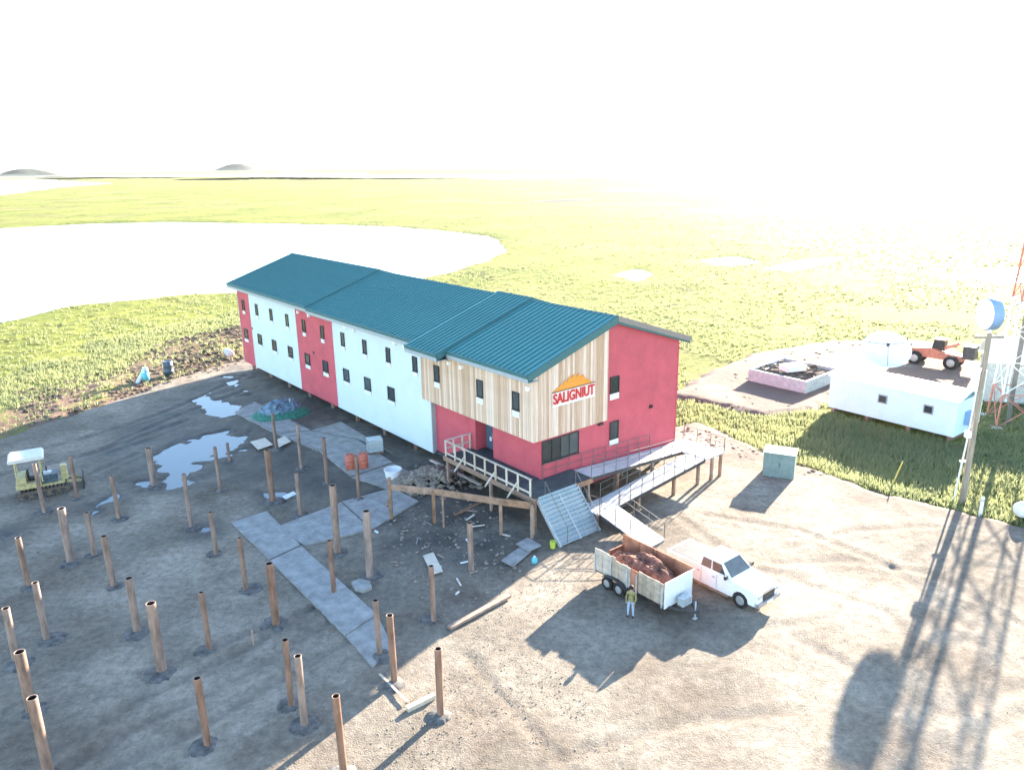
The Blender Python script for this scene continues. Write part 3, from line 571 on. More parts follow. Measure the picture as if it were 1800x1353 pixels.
def railrun(pts, n):
    ps = []
    for i in range(n+1):
        t = i/n*(len(pts)-1); k = min(int(t), len(pts)-2); f = t-k; p = Vector(pts[k])*(1-f) + Vector(pts[k+1])*f; ps.append(p)
        MB().tube(p-Vector((0,0,0.1)), p+Vector((0,0,1.07)), 0.026, M['rail'], 6).build('rail_post', rp)
    for h in (1.05, 0.6):
        m_ = MB()
        for a, b in zip(pts[:-1], pts[1:]): m_.tube(Vector(a)+Vector((0,0,h)), Vector(b)+Vector((0,0,h)), 0.017, M['rail'], 5)
        m_.build('handrail', rp)
railrun([(2.95,-1.83,DZ),(12.0,-1.83,1.85)], 8); railrun([(12.0,-2.30,1.83),(3.3,-2.30,1.0)], 7); railrun([(14.15,-3.85,1.85),(12.0,-3.8,1.83)], 2); railrun([(12.0,-3.8,1.83),(3.4,-3.8,1.0)], 8)
railrun([(14.15,-0.3,1.85),(14.15,-3.85,1.85)], 3); railrun([(1.58,-2.3,1.0),(1.6,-3.88,1.0)], 2); railrun([(1.66,-3.95,1.0),(1.85,-7.4,0.1)], 3); railrun([(3.33,-3.95,1.0),(3.48,-7.4,0.1)], 3); railrun([(0.4,-0.1,DZ),(10.5,-0.12,1.95)], 9)
for x0_, x1_, z0_, z1_, y in ((2.95,12.0,DZ,1.85,-1.85), (12.0,3.3,1.83,1.0,-3.83)): MB().beam((x0_,y,z0_-0.12), (x1_,y,z1_-0.12), 0.06, 0.22, M['dark_steel']).build('edge_beam', rp)
MB().beam((1.62,-3.9,0.86), (1.8,-7.5,-0.02), 0.06, 0.22, M['dark_steel']).build('edge_beam', rp)
for x, y, zt_ in ((5.5,-1.7,2.1), (5.5,-3.6,1.1), (9,-1.7,1.9), (9,-3.6,1.4), (13.0,-3.7,1.75), (14.0,-3.7,1.75), (14.0,-0.5,1.75), (11.6,-3.6,1.7), (3.2,-3.7,0.9), (1.7,-3.6,0.9)):
    MB().span((x-0.09, y-0.09, -0.4), (x+0.09, y+0.09, zt_), M['lumber']).build('support_post', rp)

# unfinished timber frame running out from the stair
tf = thing('timber_frame', 'unfinished brown timber deck beam on square posts left of the stair', 'timber frame')
bp_ = [at(935,888,2.2), at(880,881,2.2), at(762,863,2.2), at(685,855,2.2)]
for a, b in zip(bp_[:-1], bp_[1:]):
    d = (b-a).normalized()*0.02; MB().beam(a+d-Vector((0,0,0.02)), b-d-Vector((0,0,0.02)), 0.09, 0.42, M['lumber']).build('beam', tf)
for p in bp_: MB().span((p.x-0.10, p.y-0.10, -0.4), (p.x+0.10, p.y+0.10, p.z + (0.02 if p is not bp_[-1] else 0.6)), M['lumber']).build('post', tf)
for p, e in ((at(778,870,2.2), 0.06),): MB().span((p.x-e, p.y-e, -0.3), (p.x+e, p.y+e, 2.1), M['lumber']).build('post', tf)

# ------------------------------------------------------------------ steel piles of the next building
# (base px, top px, radius, label)
PILES = [
 ((271,853),(262,787),.24,'thick rust steel pile at the left edge of the big puddle'),
 ((137,876),(126,801),.14,'slim rust steel pile just ahead of the yellow tracked machine'),
 ((79,902),(67,815),.14,'slim rust steel pile standing right in front of the yellow machine'),
 ((210,912),(198,836),.15,'slim steel pile between the yellow machine and the big puddle'),
 ((337,927),(325,833),.15,'slim steel pile below the lower tip of the big puddle'),
 ((388,863),(378,786),.14,'slim steel pile at the right end of the big puddle'),
 ((404,811),(401,779),.13,'short steel pile behind the right end of the big puddle'),
 ((381,975),(370,900),.15,'slim steel pile left of the top corner of the grey mats'),
 ((125,988),(107,894),.24,'thick steel pile with a sunlit rim, left of its slimmer twin'),
 ((167,976),(157,900),.17,'medium steel pile close beside the thick one with a sunlit rim'),
 ((200,1031),(184,942),.19,'steel pile with a dark mud collar, in front of the close pair'),
 ((51,1030),(34,945),.17,'steel pile with a sunlit tip, farthest of the left edge row'),
 ((83,1124),(61,1024),.17,'steel pile with a sunlit tip, second of the left edge row'),
 ((30,1162),(6,1069),.19,'steel pile with a sunlit tip, third of the left edge row'),
 ((57,1250),(30,1146),.24,'thick steel pile with a sunlit tip, fourth of the left edge row'),
 ((87,1362),(48,1225),.21,'steel pile with a sunlit tip, nearest of the left edge row'),
 ((242,1110),(231,1016),.21,'steel pile just behind the tall thick one in the shaded yard'),
 ((285,1180),(267,1060),.24,'tall thick steel pile alone in the middle of the shaded yard'),
 ((369,1142),(356,1041),.15,'slim steel pile right of the tall thick one in the shaded yard'),
 ((366,1310),(348,1190),.16,'slim steel pile by wheel ruts at the lower shaded yard edge'),
 ((433,1037),(425,945),.15,'slim steel pile at the left edge of the grey mat walkway'),
 ((486,1098),(474,990),.22,'thick steel pile close to the long edge of the grey mat walkway'),
 ((513,1241),(497,1124),.15,'slim steel pile, left one of the close pair near the mat end'),
 ((536,1275),(524,1153),.17,'steel pile, right one of the close pair near the mat end'),
 ((606,1368),(596,1222),.16,'steel pile cut off by the lower picture edge, half in sun'),
 ((668,1150),(661,1055),.15,'slim steel pile fully shaded at the end of the mat walkway'),
 ((694,1198),(690,1080),.17,'steel pile with a lit edge beside the end of the mat walkway'),
 ((775,1257),(770,1141),.17,'sunlit steel pile casting a long shadow over pale dirt'),
 ((763,1092),(761,995),.15,'slim steel pile in front of the pale plywood offcut'),
 ((588,1042),(581,950),.15,'slim steel pile standing in the middle of the mat walkway'),
 ((594,972),(587,853),.23,'thick tall steel pile right of the mat junction'),
 ((651,1015),(644,898),.23,'thick steel pile with a flat grey stone at its foot'),
 ((529,907),(523,831),.15,'slim steel pile rising through the corner of the side mat'),
 ((576,851),(571,770),.15,'slim steel pile left of the two faded red drums'),
 ((530,824),(526,746),.14,'slim dark steel pile in front of the green netted heap'),
 ((486,790),(482,726),.14,'slim dark steel pile between the two pale plywood sheets'),
 ((480,881),(473,791),.23,'thick steel pile below the pale plywood sheets'),
 ((632,877),(627,802),.14,'slim steel pile in front of the two faded red drums'),
 ((829,1003),(826,919),.18,'square looking steel pile under the brown deck beam')]
spoil = MB()
for i, (b, t, r, lab) in enumerate(PILES):
    r *= 0.88
    p = at(*b); h = height_at(p, *t)
    o = thing('steel_pile', lab, 'pile', (p.x, p.y, 0), random.uniform(0, 6), 'steel piles driven for the next building')
    o.rotation_euler = (random.uniform(-.012,.012), random.uniform(-.012,.012), random.uniform(0,6))
    n_ = 18; m_ = MB()
    m_.lathe([(r, -0.4), (r, h)], m=M['steel_pile'], n=n_); m_.build('shaft', o)
    MB().lathe([(r, h), (r*0.99, h+0.012), (r*0.84, h+0.012), (r*0.84, h-0.05)], m=M['steel_pile'], n=n_).build('rim', o)
    MB().lathe([(r*0.84, h-0.004), (r*0.84, h-0.5), (0.01, h-0.5)], m=M['hollow'], n=n_).build('hollow', o)
    if b[1] not in (1042, 1003) :
        k = 22; R0 = random.uniform(0.55, 0.95) + r; cx_, cy_ = p.x + random.uniform(-.25,.25), p.y + random.uniform(-.2,.2); vs_ = [(cx_, cy_, 0.12)]
        for q in range(k):
            a = 2*math.pi*q/k; rr_ = R0*random.uniform(0.85, 1.12)
            vs_.append((cx_+rr_*0.55*math.cos(a), cy_+rr_*0.55*math.sin(a), 0.045+random.uniform(0,0.06)))
        for q in range(k):
            a = 2*math.pi*q/k; rr_ = R0*random.uniform(1.0, 1.25); vs_.append((cx_+rr_*math.cos(a), cy_+rr_*math.sin(a), -0.45))
        spoil.add(vs_, [(0, 1+q, 1+(q+1) % k) for q in range(k)] + [(1+q, 1+k+q, 1+k+(q+1) % k, 1+(q+1) % k) for q in range(k)], M['mud'], True)
sp_o = spoil.build('mud'); sp_o['kind'] = 'stuff'

# ------------------------------------------------------------------ mats, boards, heaps in the yard
def slab(name, label, cat, px, z, t, m, group=None, wob=0.0):
    pts = [at(x, y, z) for x, y in px]; c = sum(pts, Vector())/len(pts); n = len(pts)
    mm = MB(); vs = [p-c for p in pts] + [p-c-Vector((0,0,t)) for p in pts]
    mm.add(vs, [tuple(range(n)), tuple(range(2*n-1, n-1, -1))] + [(i, n+i, n+(i+1) % n, (i+1) % n) for i in range(n)], m)
    o = mm.build(name, None, c); return tag(o, label, cat, group)
G_ = 'grey ground mats laid as a walkway'
slab('ground_mat', 'first grey mat at the top left corner of the walkway', 'ground mat', ((407,918),(469,898),(528,957),(474,982)), .10, .14, M['mat_board'], G_)
slab('ground_mat', 'long grey mat with a slim pile standing in its middle', 'ground mat', ((476,984),(530,959),(662,1078),(606,1116)), .10, .14, M['mat_board'], G_)
slab('ground_mat', 'last mat of the walkway, half buried under dirt', 'ground mat', ((608,1117),(664,1080),(690,1135),(655,1172)), .055, .10, M['mat_board'], G_)
slab('ground_mat', 'grey side mat branching off towards the timber frame', 'ground mat', ((480,928),(600,882),(652,930),(537,957)), .11, .14, M['mat_board'], G_)
slab('ground_mat', 'grey side mat nearest the timber frame posts', 'ground mat', ((602,881),(690,857),(736,880),(654,929)), .10, .14, M['mat_board'], G_)
slab('ground_mat', 'grey mat under the two faded red drums', 'ground mat', ((560,790),(628,772),(690,812),(618,836)), .10, .14, M['mat_board'], G_)
slab('ground_mat', 'grey mat under the white tub near the rubble', 'ground mat', ((620,838),(692,814),(745,842),(682,858)), .10, .14, M['mat_board'], G_)
slab('ground_mat', 'grey mat beside the white liquid tote', 'ground mat', ((548,756),(600,741),(690,795),(630,771)), .08, .13, M['mat_board'], G_)
slab('ground_mat', 'grey mat right below the green netted heap', 'ground mat', ((487,762),(546,757),(627,772),(558,790)), .09, .13, M['mat_board'], G_)
slab('ground_mat', 'greenish grey mat left of the green netted heap', 'ground mat', ((413,724),(448,706),(545,755),(485,761)), .10, .13, M['mat_board'], G_)
slab('plywood_sheet', 'pale plywood sheet beside the big puddle, left of the slim pile', 'plywood', ((440,776),(466,769),(480,781),(454,790)), .18, .03, M['ply'], 'pale plywood sheets')
slab('plywood_sheet', 'pale plywood sheet right of the slim dark pile by the puddle', 'plywood', ((488,772),(500,766),(512,775),(490,786)), .2, .03, M['ply'], 'pale plywood sheets')
slab('plywood_sheet', 'pale plywood offcut lying behind a slim pile in the shade', 'plywood', ((744,976),(762,970),(779,1003),(760,1009)), .14, .04, M['ply'], 'pale plywood sheets')
slab('scrap_sheet', 'small white scrap sheet lying beside a thick pile', 'scrap', ((496,872),(516,863),(521,867),(502,877)), .12, .02, M['pale_scrap'])
slab('flat_stone', 'flat grey stone slab at the foot of a thick pile', 'stone', ((618,1022),(632,1016),(650,1020),(654,1030),(640,1036),(624,1033)), .22, .25, M['mat_board'])
slab('wide_plank', 'pair of wide grey planks lying below the stair, upper one', 'plank', ((908,955),(928,944),(952,958),(930,968)), .30, .06, M['mat_board'], 'grey planks below the stair')
slab('wide_plank', 'lower grey plank of the pile below the stair', 'plank', ((882,984),(918,958),(934,968),(902,995)), .20, .06, M['mat_board'], 'grey planks below the stair')
def stick(name, label, cat, a, b, w, h, m, za=.06, zb=.06):
    A, B_ = at(*a, za), at(*b, zb); c = (A+B_)/2; return tag(MB().beam(A-c, B_-c, w, h, m).build(name, None, c), label, cat)
stick('long_plank', 'long grey plank half buried along the sunlit edge of the yard', 'plank', (790,1103),(896,1046), .28, .14, M['lumber'], .12, .14)
stick('long_plank', 'long pale plank leaning beside the rubble under the guard rail', 'plank', (757,808),(846,852), .24, .06, M['new_lumber'], .9, .35)
stick('thin_board', 'thin pale board lying across the shadow edge', 'board', (668,1184),(716,1232), .10, .05, M['new_lumber'], .05, .12)
stick('pole_log', 'pale squared log lying on the sunlit dirt by a pile', 'log', (716,1246),(764,1222), .22, .20, M['new_lumber'], .10, .12)
stick('wooden_stake', 'short wooden stake upright in the shaded yard', 'stake', (446,1131),(443,1099), .06, .06, M['new_lumber'], 0, 0)
bpy.data.objects['wooden_stake'].data = MB().span((-.04,-.04,-.3), (.04,.04,.75), M['lumber']).data('wooden_stake'); bpy.data.objects['wooden_stake'].location = at(446,1131)
stick('long_plank', 'weathered plank lying at the deck corner under the brown beam', 'plank', (800,905),(850,880), .25, .05, M['lumber'], .08, .1)

def tub(p, r, h, m, name, label, cat, group=None, rim=True):
    o = thing(name, label, cat, p, 0, group); MB().lathe([(r*0.86, 0), (r, h*0.96), (r, h), (r*0.92, h), (r*0.88, h*0.5), (0.01, h*0.45)], m=m, n=18).build('shell', o)
    if rim: MB().lathe([(r*1.05, h*0.92), (r*1.07, h*0.97), (r*1.05, h*1.01), (r, h*1.01)], m=m, n=18).build('rim', o)
    return o
# liquid tote
p = at(660,796); tt = thing('liquid_tote', 'milky white liquid tote in a wire cage on a pallet', 'tote', (p.x,p.y,.08), R(20))
MB().span((-.55,-.5,.16), (.55,.5,1.12), M['tote']).build('tank', tt); MB().lathe([(.14,1.12),(.14,1.17),(.01,1.18)], m=M['tote'], n=14).build('cap', tt)
for z in (.0,): 
    pl = MB()
    for y in (-.46, 0, .46): pl.span((-.58,y-.06,0), (.58,y+.06,.09), M['lumber'])
    for x in np.linspace(-.52,.52,6): pl.span((x-.06,-.52,.095), (x+.06,.52,.12), M['lumber'])
    pl.build('pallet', tt)
cg = MB()
for x in np.linspace(-.58,.58,5):
    for y in (-.53,.53): cg.tube((x,y,.12), (x,y,1.15), .014, M['galv'], 5)
for y in np.linspace(-.53,.53,5):
    for x in (-.58,.58): cg.tube((x,y,.12), (x,y,1.15), .014, M['galv'], 5)
for z in (.2,.5,.8,1.13):
    for a, b in (((-.58,-.53),(.58,-.53)), ((.58,-.53),(.58,.53)), ((.58,.53),(-.58,.53)), ((-.58,.53),(-.58,-.53))): cg.tube((*a,z), (*b,z), .014, M['galv'], 5)
cg.build('cage', tt)
# drums
def drum(p, label, rz=0):
    o = thing('plastic_drum', label, 'drum', p, rz, 'faded red drums on the mats')
    MB().lathe([(.01,0),(.34,0),(.36,.05),(.36,.38),(.375,.40),(.36,.42),(.36,.68),(.375,.70),(.36,.72),(.36,1.05),(.34,1.1),(.30,1.1)], m=M['red_plastic'], n=20).build('shell', o)
    MB().lathe([(.30,1.09),(.29,1.06),(.01,1.06)], m=M['red_plastic'], n=20).tube((.15,0,1.06),(.15,0,1.10),.04,M['rubber']).build('lid', o); return o
a = at(617,825); drum((a.x,a.y,.09), 'pinkish red drum standing left of the slim pile'); a = at(640,823); drum((a.x,a.y,.09), 'darker red drum standing right of the slim pile')
a = at(692,840); tub((a.x,a.y,.09), .62, .62, M['vent'], 'plastic_tub', 'low round white tub standing on a grey mat', 'tub')
a = at(972,963); tub((a.x,a.y,.02), .17, .42, M['neon'], 'bucket', 'small lime yellow bucket at the foot of the stair', 'bucket')
a = at(940,990); o = thing('plastic_jug', 'small cyan plastic jug lying on the shaded dirt', 'jug', (a.x,a.y,.02), .5)
MB().lathe([(.01,0),(.15,.02),(.17,.1),(.16,.3),(.06,.4)], m=M['cyan'], n=14).build('body', o); MB().lathe([(.06,.39),(.06,.45),(.01,.46)], m=M['vent'], n=12).build('cap', o)
# netted heap of materials
c0 = at(495,728); hp = thing('material_heap', 'blue grey heap of wrapped material draped in green netting', 'heap', c0, YAW)
def lump(nx, ny, sx_, sy_, h, m, s, name, parent, z0=-.05):
    X, Y = np.meshgrid(np.linspace(-1,1,nx), np.linspace(-1,1,ny)); r_ = np.maximum(np.abs(X)**2.5 + np.abs(Y)**2.5, 0)
    Z = h*np.clip(1-r_, -.15, 1)**0.6 if False else h*np.sqrt(np.clip(1-r_, 0, 1)); Z = Z*(0.6+0.8*fbm(X*2.2+s, Y*2.2, s)) + .12*sx_*.3*(fbm(X*9+s, Y*6, s+3)-.5) + z0
    mm = MB(); vs = list(zip((X*sx_).ravel(), (Y*sy_).ravel(), Z.ravel())); mm.add(vs, [(j*nx+i, j*nx+i+1, (j+1)*nx+i+1, (j+1)*nx+i) for j in range(ny-1) for i in range(nx-1)], m, False)
    return mm.build(name, parent)
h1 = lump(22, 16, 2.1, 1.4, 1.25, M['blue_tarp'], 5, 'tarp', hp); h2 = lump(22, 18, 2.7, 2.0, .65, M['green_net'], 9, 'netting', hp)
h3 = MB()
for k in range(7): h3.box((random.uniform(-1.2,1.2), random.uniform(-.7,.7), random.uniform(.75,1.15)), (random.uniform(.5,1.0), random.uniform(.3,.6), .3), M['blue_tarp'], Euler((random.uniform(-.3,.3), random.uniform(-.3,.3), random.uniform(0,3))).to_matrix())
h3.build('wrapped_bundle', hp)
a = at(512,728); tag(MB().span((-.05,-.05,-.1), (.05,.05,1.5), M['galv']).build('marker_post', None, (a.x,a.y,0)), 'thin pale marker post standing in front of the netted heap', 'post')
# rubble heap by the deck and loose stones
def clods(name, n, area, smin, smax, m, zf, flat=.6, seed=1):
    rg = np.random.default_rng(seed); ico = [Vector(v) for v in ((0,0,1),(.894,0,.447),(.276,.851,.447),(-.724,.526,.447),(-.724,-.526,.447),(.276,-.851,.447),(.724,.526,-.447),(-.276,.851,-.447),(-.894,0,-.447),(-.276,-.851,-.447),(.724,-.526,-.447),(0,0,-1))]
    F = [(0,1,2),(0,2,3),(0,3,4),(0,4,5),(0,5,1),(1,6,2),(2,7,3),(3,8,4),(4,9,5),(5,10,1),(2,6,7),(3,7,8),(4,8,9),(5,9,10),(1,10,6),(11,7,6),(11,8,7),(11,9,8),(11,10,9),(11,6,10)]
    I = np.array([tuple(v) for v in ico]); F = np.array(F); out = []
    for k in range(n):
        x, y = area(rg); s = smin*(smax/smin)**(rg.random()**2.2); V = I*(1+rg.uniform(-.28,.28,(12,1)))*np.array([s, s*rg.uniform(.6,1), s*flat*rg.uniform(.7,1.2)])
        a_ = rg.uniform(0, 6.3); V = np.stack([V[:,0]*math.cos(a_)-V[:,1]*math.sin(a_), V[:,0]*math.sin(a_)+V[:,1]*math.cos(a_), V[:,2]], 1) + np.array([x, y, zf(x, y)+s*flat*.3]); out.append(V[F].reshape(-1,3))
    return tri_mesh(name, np.concatenate(out), m)
c1 = at(765,848); 
def heap_z(x, y): return max(-.05, .75*(1-((x-c1.x)/2.6)**2-((y-c1.y)/2.2)**2))
clods('rubble', 420, lambda g: (c1.x+g.normal(0,1.25), c1.y+g.normal(0,1.1)), .10, .55, M['stone'], heap_z, .6, 3)
def in_poly(px):
    P = [at(*q) for q in px]; xs_ = [q.x for q in P]; ys2 = [q.y for q in P]
    def f(g):
        while True:
            x, y = g.uniform(min(xs_), max(xs_)), g.uniform(min(ys2), max(ys2))
            if sdist(np.array([x]), np.array([y]), P)[0] < 0: return x, y
    return f
clods('gravel', 2600, in_poly(((600,1353),(900,1040),(1020,985),(1040,1030),(920,1130),(1030,1220),(1140,1353))), 0.012, .042, M['pebble'], lambda x, y: 0, .6, 5)
clods('gravel', 1500, in_poly(((1030,1225),(1340,1110),(1500,960),(1240,880),(1300,840),(1660,930),(1800,960),(1800,1353),(1000,1353))), .010, .034, M['pebble'], lambda x, y: 0, .5, 6)
clods('rubble', 900, in_poly(((640,900),(860,870),(940,950),(900,1040),(780,1090),(700,1010))), .025, .16, M['stone'], lambda x, y: 0, .5, 7)
clods('rubble', 1500, in_poly(((0,1353),(0,900),(300,880),(480,990),(640,1200),(560,1353))), .015, .07, M['stone'], lambda x, y: 0, .5, 8)
clods('rubble', 2200, in_poly(((60,745),(20,690),(200,650),(290,600),(425,570),(425,640),(280,680))), .07, .42, M['soil'], lambda x, y: -.05, .45, 9)
clods('rubble', 500, in_poly(((1195,700),(1330,620),(1560,590),(1640,605),(1500,615),(1400,640),(1330,700),(1440,705),(1340,726))), .05, .28, M['soil'], lambda x, y: -.08, .5, 10)
clods('rubble', 320, in_poly(((1195,742),(1340,785),(1450,830),(1440,845),(1330,812),(1200,770))), .05, .22, M['soil'], lambda x, y: -.06, .5, 12)

dbm = MB(); ip = in_poly(((690,900),(860,890),(930,950),(880,1030),(780,1080),(700,1000),(640,960))); g_ = np.random.default_rng(31)
for k in range(24):
    x, y = ip(g_); dbm.box((x, y, .05+.03*g_.random()), (g_.uniform(.15,.9), g_.uniform(.05,.16), g_.uniform(.02,.07)), random.choice((M['new_lumber'], M['lumber'], M['lumber'], M['lumber'], M['mat_board'], M['vent'])), Euler((g_.uniform(-.06,.06), g_.uniform(-.1,.1), g_.uniform(0,6))).to_matrix())
d_o = dbm.build('debris'); d_o['kind'] = 'stuff'
# ------------------------------------------------------------------ left side: culvert pipe, barrel, tracked machine
a = at(258,672); o = thing('culvert_pipe', 'curved pale blue pipe end sticking out of the dug bank', 'pipe', (a.x,a.y,0), .4)
pm = MB(); pts = [Vector((-.9+1.2*math.sin(t_)*.9, .3*t_, 2.2*(1-abs(t_-1)/1.0)*.7)) for t_ in np.linspace(0,2,9)]
for q0, q1 in zip(pts[:-1], pts[1:]): pm.tube(q0, q1, .22, M['pale_scrap'], 10)
pm.build('pipe', o)
o2 = MB().lathe([(.34,.3),(.36,.3),(.36,1.1),(.30,1.1),(.30,.3)], m=M['cyan'], n=14).build('collar', o)
a = at(298,660); o = thing('steel_barrel', 'dark grey barrel standing on the dug bank', 'barrel', (a.x,a.y,-.05))
MB().lathe([(.01,0),(.5,0),(.5,.55),(.53,.58),(.5,.61),(.5,1.2),(.53,1.23),(.5,1.26),(.5,1.7),(.46,1.7),(.45,1.64),(.01,1.64)], m=M['engine'], n=18).build('shell', o)
a = at(403,625); o = thing('steel_drum', 'pale drum lying beside the far red corner of the lodge', 'drum', (a.x,a.y,.35), .6)
MB().lathe([(.01,-.7),(.45,-.7),(.45,.7),(.01,.7)], m=M['pale_scrap'], n=16, rot=Euler((R(90),0,0)).to_matrix()).build('shell', o)
for s in (-.35,.35): MB().lathe([(.46,-.03),(.48,0),(.46,.03)], m=M['dark_steel'], n=16, rot=Euler((R(90),0,0)).to_matrix(), c=(0,s,0)).build('hoop', o)
e0 = at(30,878); e1 = at(112,862); ev = thing('tracked_machine', 'small yellow tracked machine with a pale canopy roof', 'machine', ((e0.x+e1.x)/2,(e0.y+e1.y)/2+.6,0), math.atan2(e1.y-e0.y, e1.x-e0.x))
for y in (-.75,.75):
    tk = MB(); pr = [(-1.5,.12),(-1.35,0),(1.35,0),(1.5,.12),(1.55,.3),(1.4,.55),(-1.4,.55),(-1.55,.3)]
    tk.prism(pr, y-.2, y+.2, M['track']); trk = tk.build('track', ev); sh = MB().span((-.05,-.23,-.03), (.05,.23,.03), M['rubber']).data('track_shoe')
    for k in range(12): link(sh, 'track_shoe', trk, (-1.3+k*.235, y, .565)); link(sh, 'track_shoe', trk, (-1.3+k*.235, y, .0))
    for k in range(5): MB().tube((-1.1+k*.55,y-.22,.24), (-1.1+k*.55,y-.205,.24), .17, M['dark_steel'], 12).build('roller', trk)
MB().span((-1.35,-.52,.4), (1.3,.52,.75), M['yellow']).span((-1.6,-.85,.75), (-.1,.85,1.05), M['yellow']).build('chassis', ev)
MB().span((-1.45,-.8,1.06), (-.95,.8,1.55), M['yellow']).build('rear_cover', ev); MB().span((-.85,-.3,1.06), (-.4,.3,1.25), M['rubber']).span((-.88,-.3,1.25), (-.75,.3,1.75), M['rubber']).build('seat', ev)
MB().span((.0,-.45,.76), (.9,.45,1.35), M['engine']).tube((.3,.2,1.35), (.3,.2,1.8), .05, M['dark_steel']).span((.1,-.3,1.35), (.6,.1,1.5), M['galv']).build('engine', ev)
for x, y in ((-1.45,-.78), (-1.45,.78), (.0,-.78), (.0,.78)): MB().span((x-.04,y-.04,1.05), (x+.04,y+.04,2.72), M['yellow']).build('canopy_post', ev)
MB().prism([(-1.75,2.72),(.3,2.72),(.34,2.80),(.2,2.95),(-1.65,2.95),(-1.8,2.80)], -1.0, 1.0, M['canopy']).build('canopy_roof', ev)
MB().span((1.15,-.3,.75), (1.55,.3,1.75), M['yellow']).build('hose_box', ev); MB().tube((.05,-.2,1.3), (-.1,-.2,1.7), .025, M['rubber']).tube((.05,.1,1.3), (-.1,.1,1.7), .025, M['rubber']).build('lever', ev)
MB().beam((1.4,-.35,.6), (2.3,-.35,.5), .1, .18, M['yellow']).beam((1.4,.35,.6), (2.3,.35,.5), .1, .18, M['yellow']).build('blade_arm', ev)
MB().prism([(2.3,.05),(2.38,.05),(2.5,.5),(2.38,.95),(2.3,.95),(2.4,.5)], -1.1, 1.1, M['dark_steel']).build('blade', ev)

# ------------------------------------------------------------------ trailer, its load, pickup, person
t0, t1, t2 = Vector((4.28,36.82,0)), Vector((7.26,33.13,0)), Vector((9.17,34.45,0)); th_ = math.atan2(t1.y-t0.y, t1.x-t0.x)
tr = thing('dump_trailer', 'timber sided tandem trailer with a rust red inside and pale front board', 'trailer', t0, th_)   # x forward, +y away from the camera
TL, TW = 4.74, 2.25; M['plank'].node_tree.nodes
MB().span((0,.1,.50), (TL,TW-.1,.62), M['dark_steel']).span((-.05,.25,.38), (TL+.05,.37,.50), M['dark_steel']).span((-.05,TW-.37,.38), (TL+.05,TW-.25,.50), M['dark_steel']).build('frame', tr)
MB().span((.0,.05,.62), (TL,TW-.05,.67), M['rust']).build('floor', tr)
random.seed(5); x = 0.0; k = 0
while x < TL-.05:
    w = min(random.choice((.24,.28,.32)), TL-x); f = x/TL; top = 1.92 if x < 1.5 else 1.76 if x < 2.3 else 1.84
    if 2.4 < x < 2.95: MB().span((x+.006,.02,.64), (x+w-.006,.05,1.76), M['rust']).build('plank', tr)
    else: MB().span((x+.006,.0 if k % 2 else .008,.64), (x+w-.006,.045,top+random.uniform(-.03,.03)), M['plank']).build('plank', tr)
    x += w; k += 1
for z in (.72,1.30): MB().span((-.02,.052,z), (TL+.0,.10,z+.12), M['rust']).build('side_rail', tr)
for x in (.05,1.2,2.35,3.0,4.66): MB().span((x-.04,-.045,.5), (x+.04,-.004,1.62), M['galv']).build('stake', tr)
MB().span((0,TW-.06,.64), (TL,TW,1.98), M['rust']).build('far_side', tr)
for x in (1.1,2.3,3.5): MB().span((x,TW-.10,.67), (x+.09,TW-.062,1.98), M['rust']).build('stake', tr)
y = .05
while y < TW-.07:
    w = min(.30, TW-.06-y); MB().span((TL+.004,y+.005,.45), (TL+.05,y+w-.005,1.88), M['vent']).build('front_board', tr); y += w
MB().span((TL+.052,.04,1.82), (TL+.085,TW-.04,1.90), M['paint_white']).build('front_cap', tr)
MB().prism([(0,.64),(.06,.64),(.06,1.35),(0,1.35)], TW*.5, TW-.08, M['rust']).build('tailgate', tr)
def wheel(par, c, r, w, rimr, side=-1):
    q = Euler((R(90),0,0)).to_matrix(); wl_ = MB().lathe([(rimr,-w/2),(r*.94,-w/2),(r,-w*.3),(r,w*.3),(r*.94,w/2),(rimr,w/2)], c, M['rubber'], 20, q).build('wheel', par)
    MB().lathe([(rimr,side*-w*.25),(rimr*.92,side*-w*.46),(rimr*.6,side*-w*.30),(rimr*.3,side*-w*.42),(.01,side*-w*.42)], c, M['rim'], 18, q).build('rim', wl_); return wl_
for y, s in ((-.16,-1), (TW+.16,1)):
    for x in (1.15,1.98): wheel(tr, (x,y,.36), .36, .22, .22, s)
    fe = MB()
    for q in range(10):
        u0, u1 = -1+.2*q, -.8+.2*q; zz = lambda u: .80-.30*abs(u)**3
        fe.add([(1.565+u0*.95,y-.15,zz(u0)),(1.565+u1*.95,y-.15,zz(u1)),(1.565+u1*.95,y+.15,zz(u1)),(1.565+u0*.95,y+.15,zz(u0))], [(0,1,2,3)], M['dark_steel'])
    fe.build('fender', tr)
MB().beam((TL,.35,.44), (TL+1.25,TW/2-.05,.44), .1, .12, M['dark_steel']).beam((TL,TW-.35,.44), (TL+1.25,TW/2+.05,.44), .1, .12, M['dark_steel']).build('tongue', tr)
MB().tube((TL+1.1,TW/2,.05), (TL+1.1,TW/2,.95), .04, M['galv']).span((TL+1.02,TW/2-.1,0), (TL+1.18,TW/2+.1,.05), M['galv']).build('jack', tr); MB().span((TL+.25,TW*.35,.52), (TL+.62,TW*.65,.95), M['galv']).build('tool_box', tr)
ld = thing('debris_load', 'rust red debris with a pale sheet piled inside the trailer', 'debris', tr.matrix_basis @ Vector((0,0,0)), th_); ld.location = t0
lm = lump(64, 32, TL*.48, TW*.44, 1.15, M['load'], 13, 'debris_pile', ld, .66); lm.location = (TL/2,TW/2,0)
MB().box((3.55,1.1,1.30), (1.2,.8,.03), M['plank'], Euler((.15,.1,.3)).to_matrix()).build('loose_sheet', ld); MB().box((2.2,.6,1.36), (.7,.5,.2), M['pale_scrap'], Euler((.3,.2,.5)).to_matrix()).build('white_bag', ld)
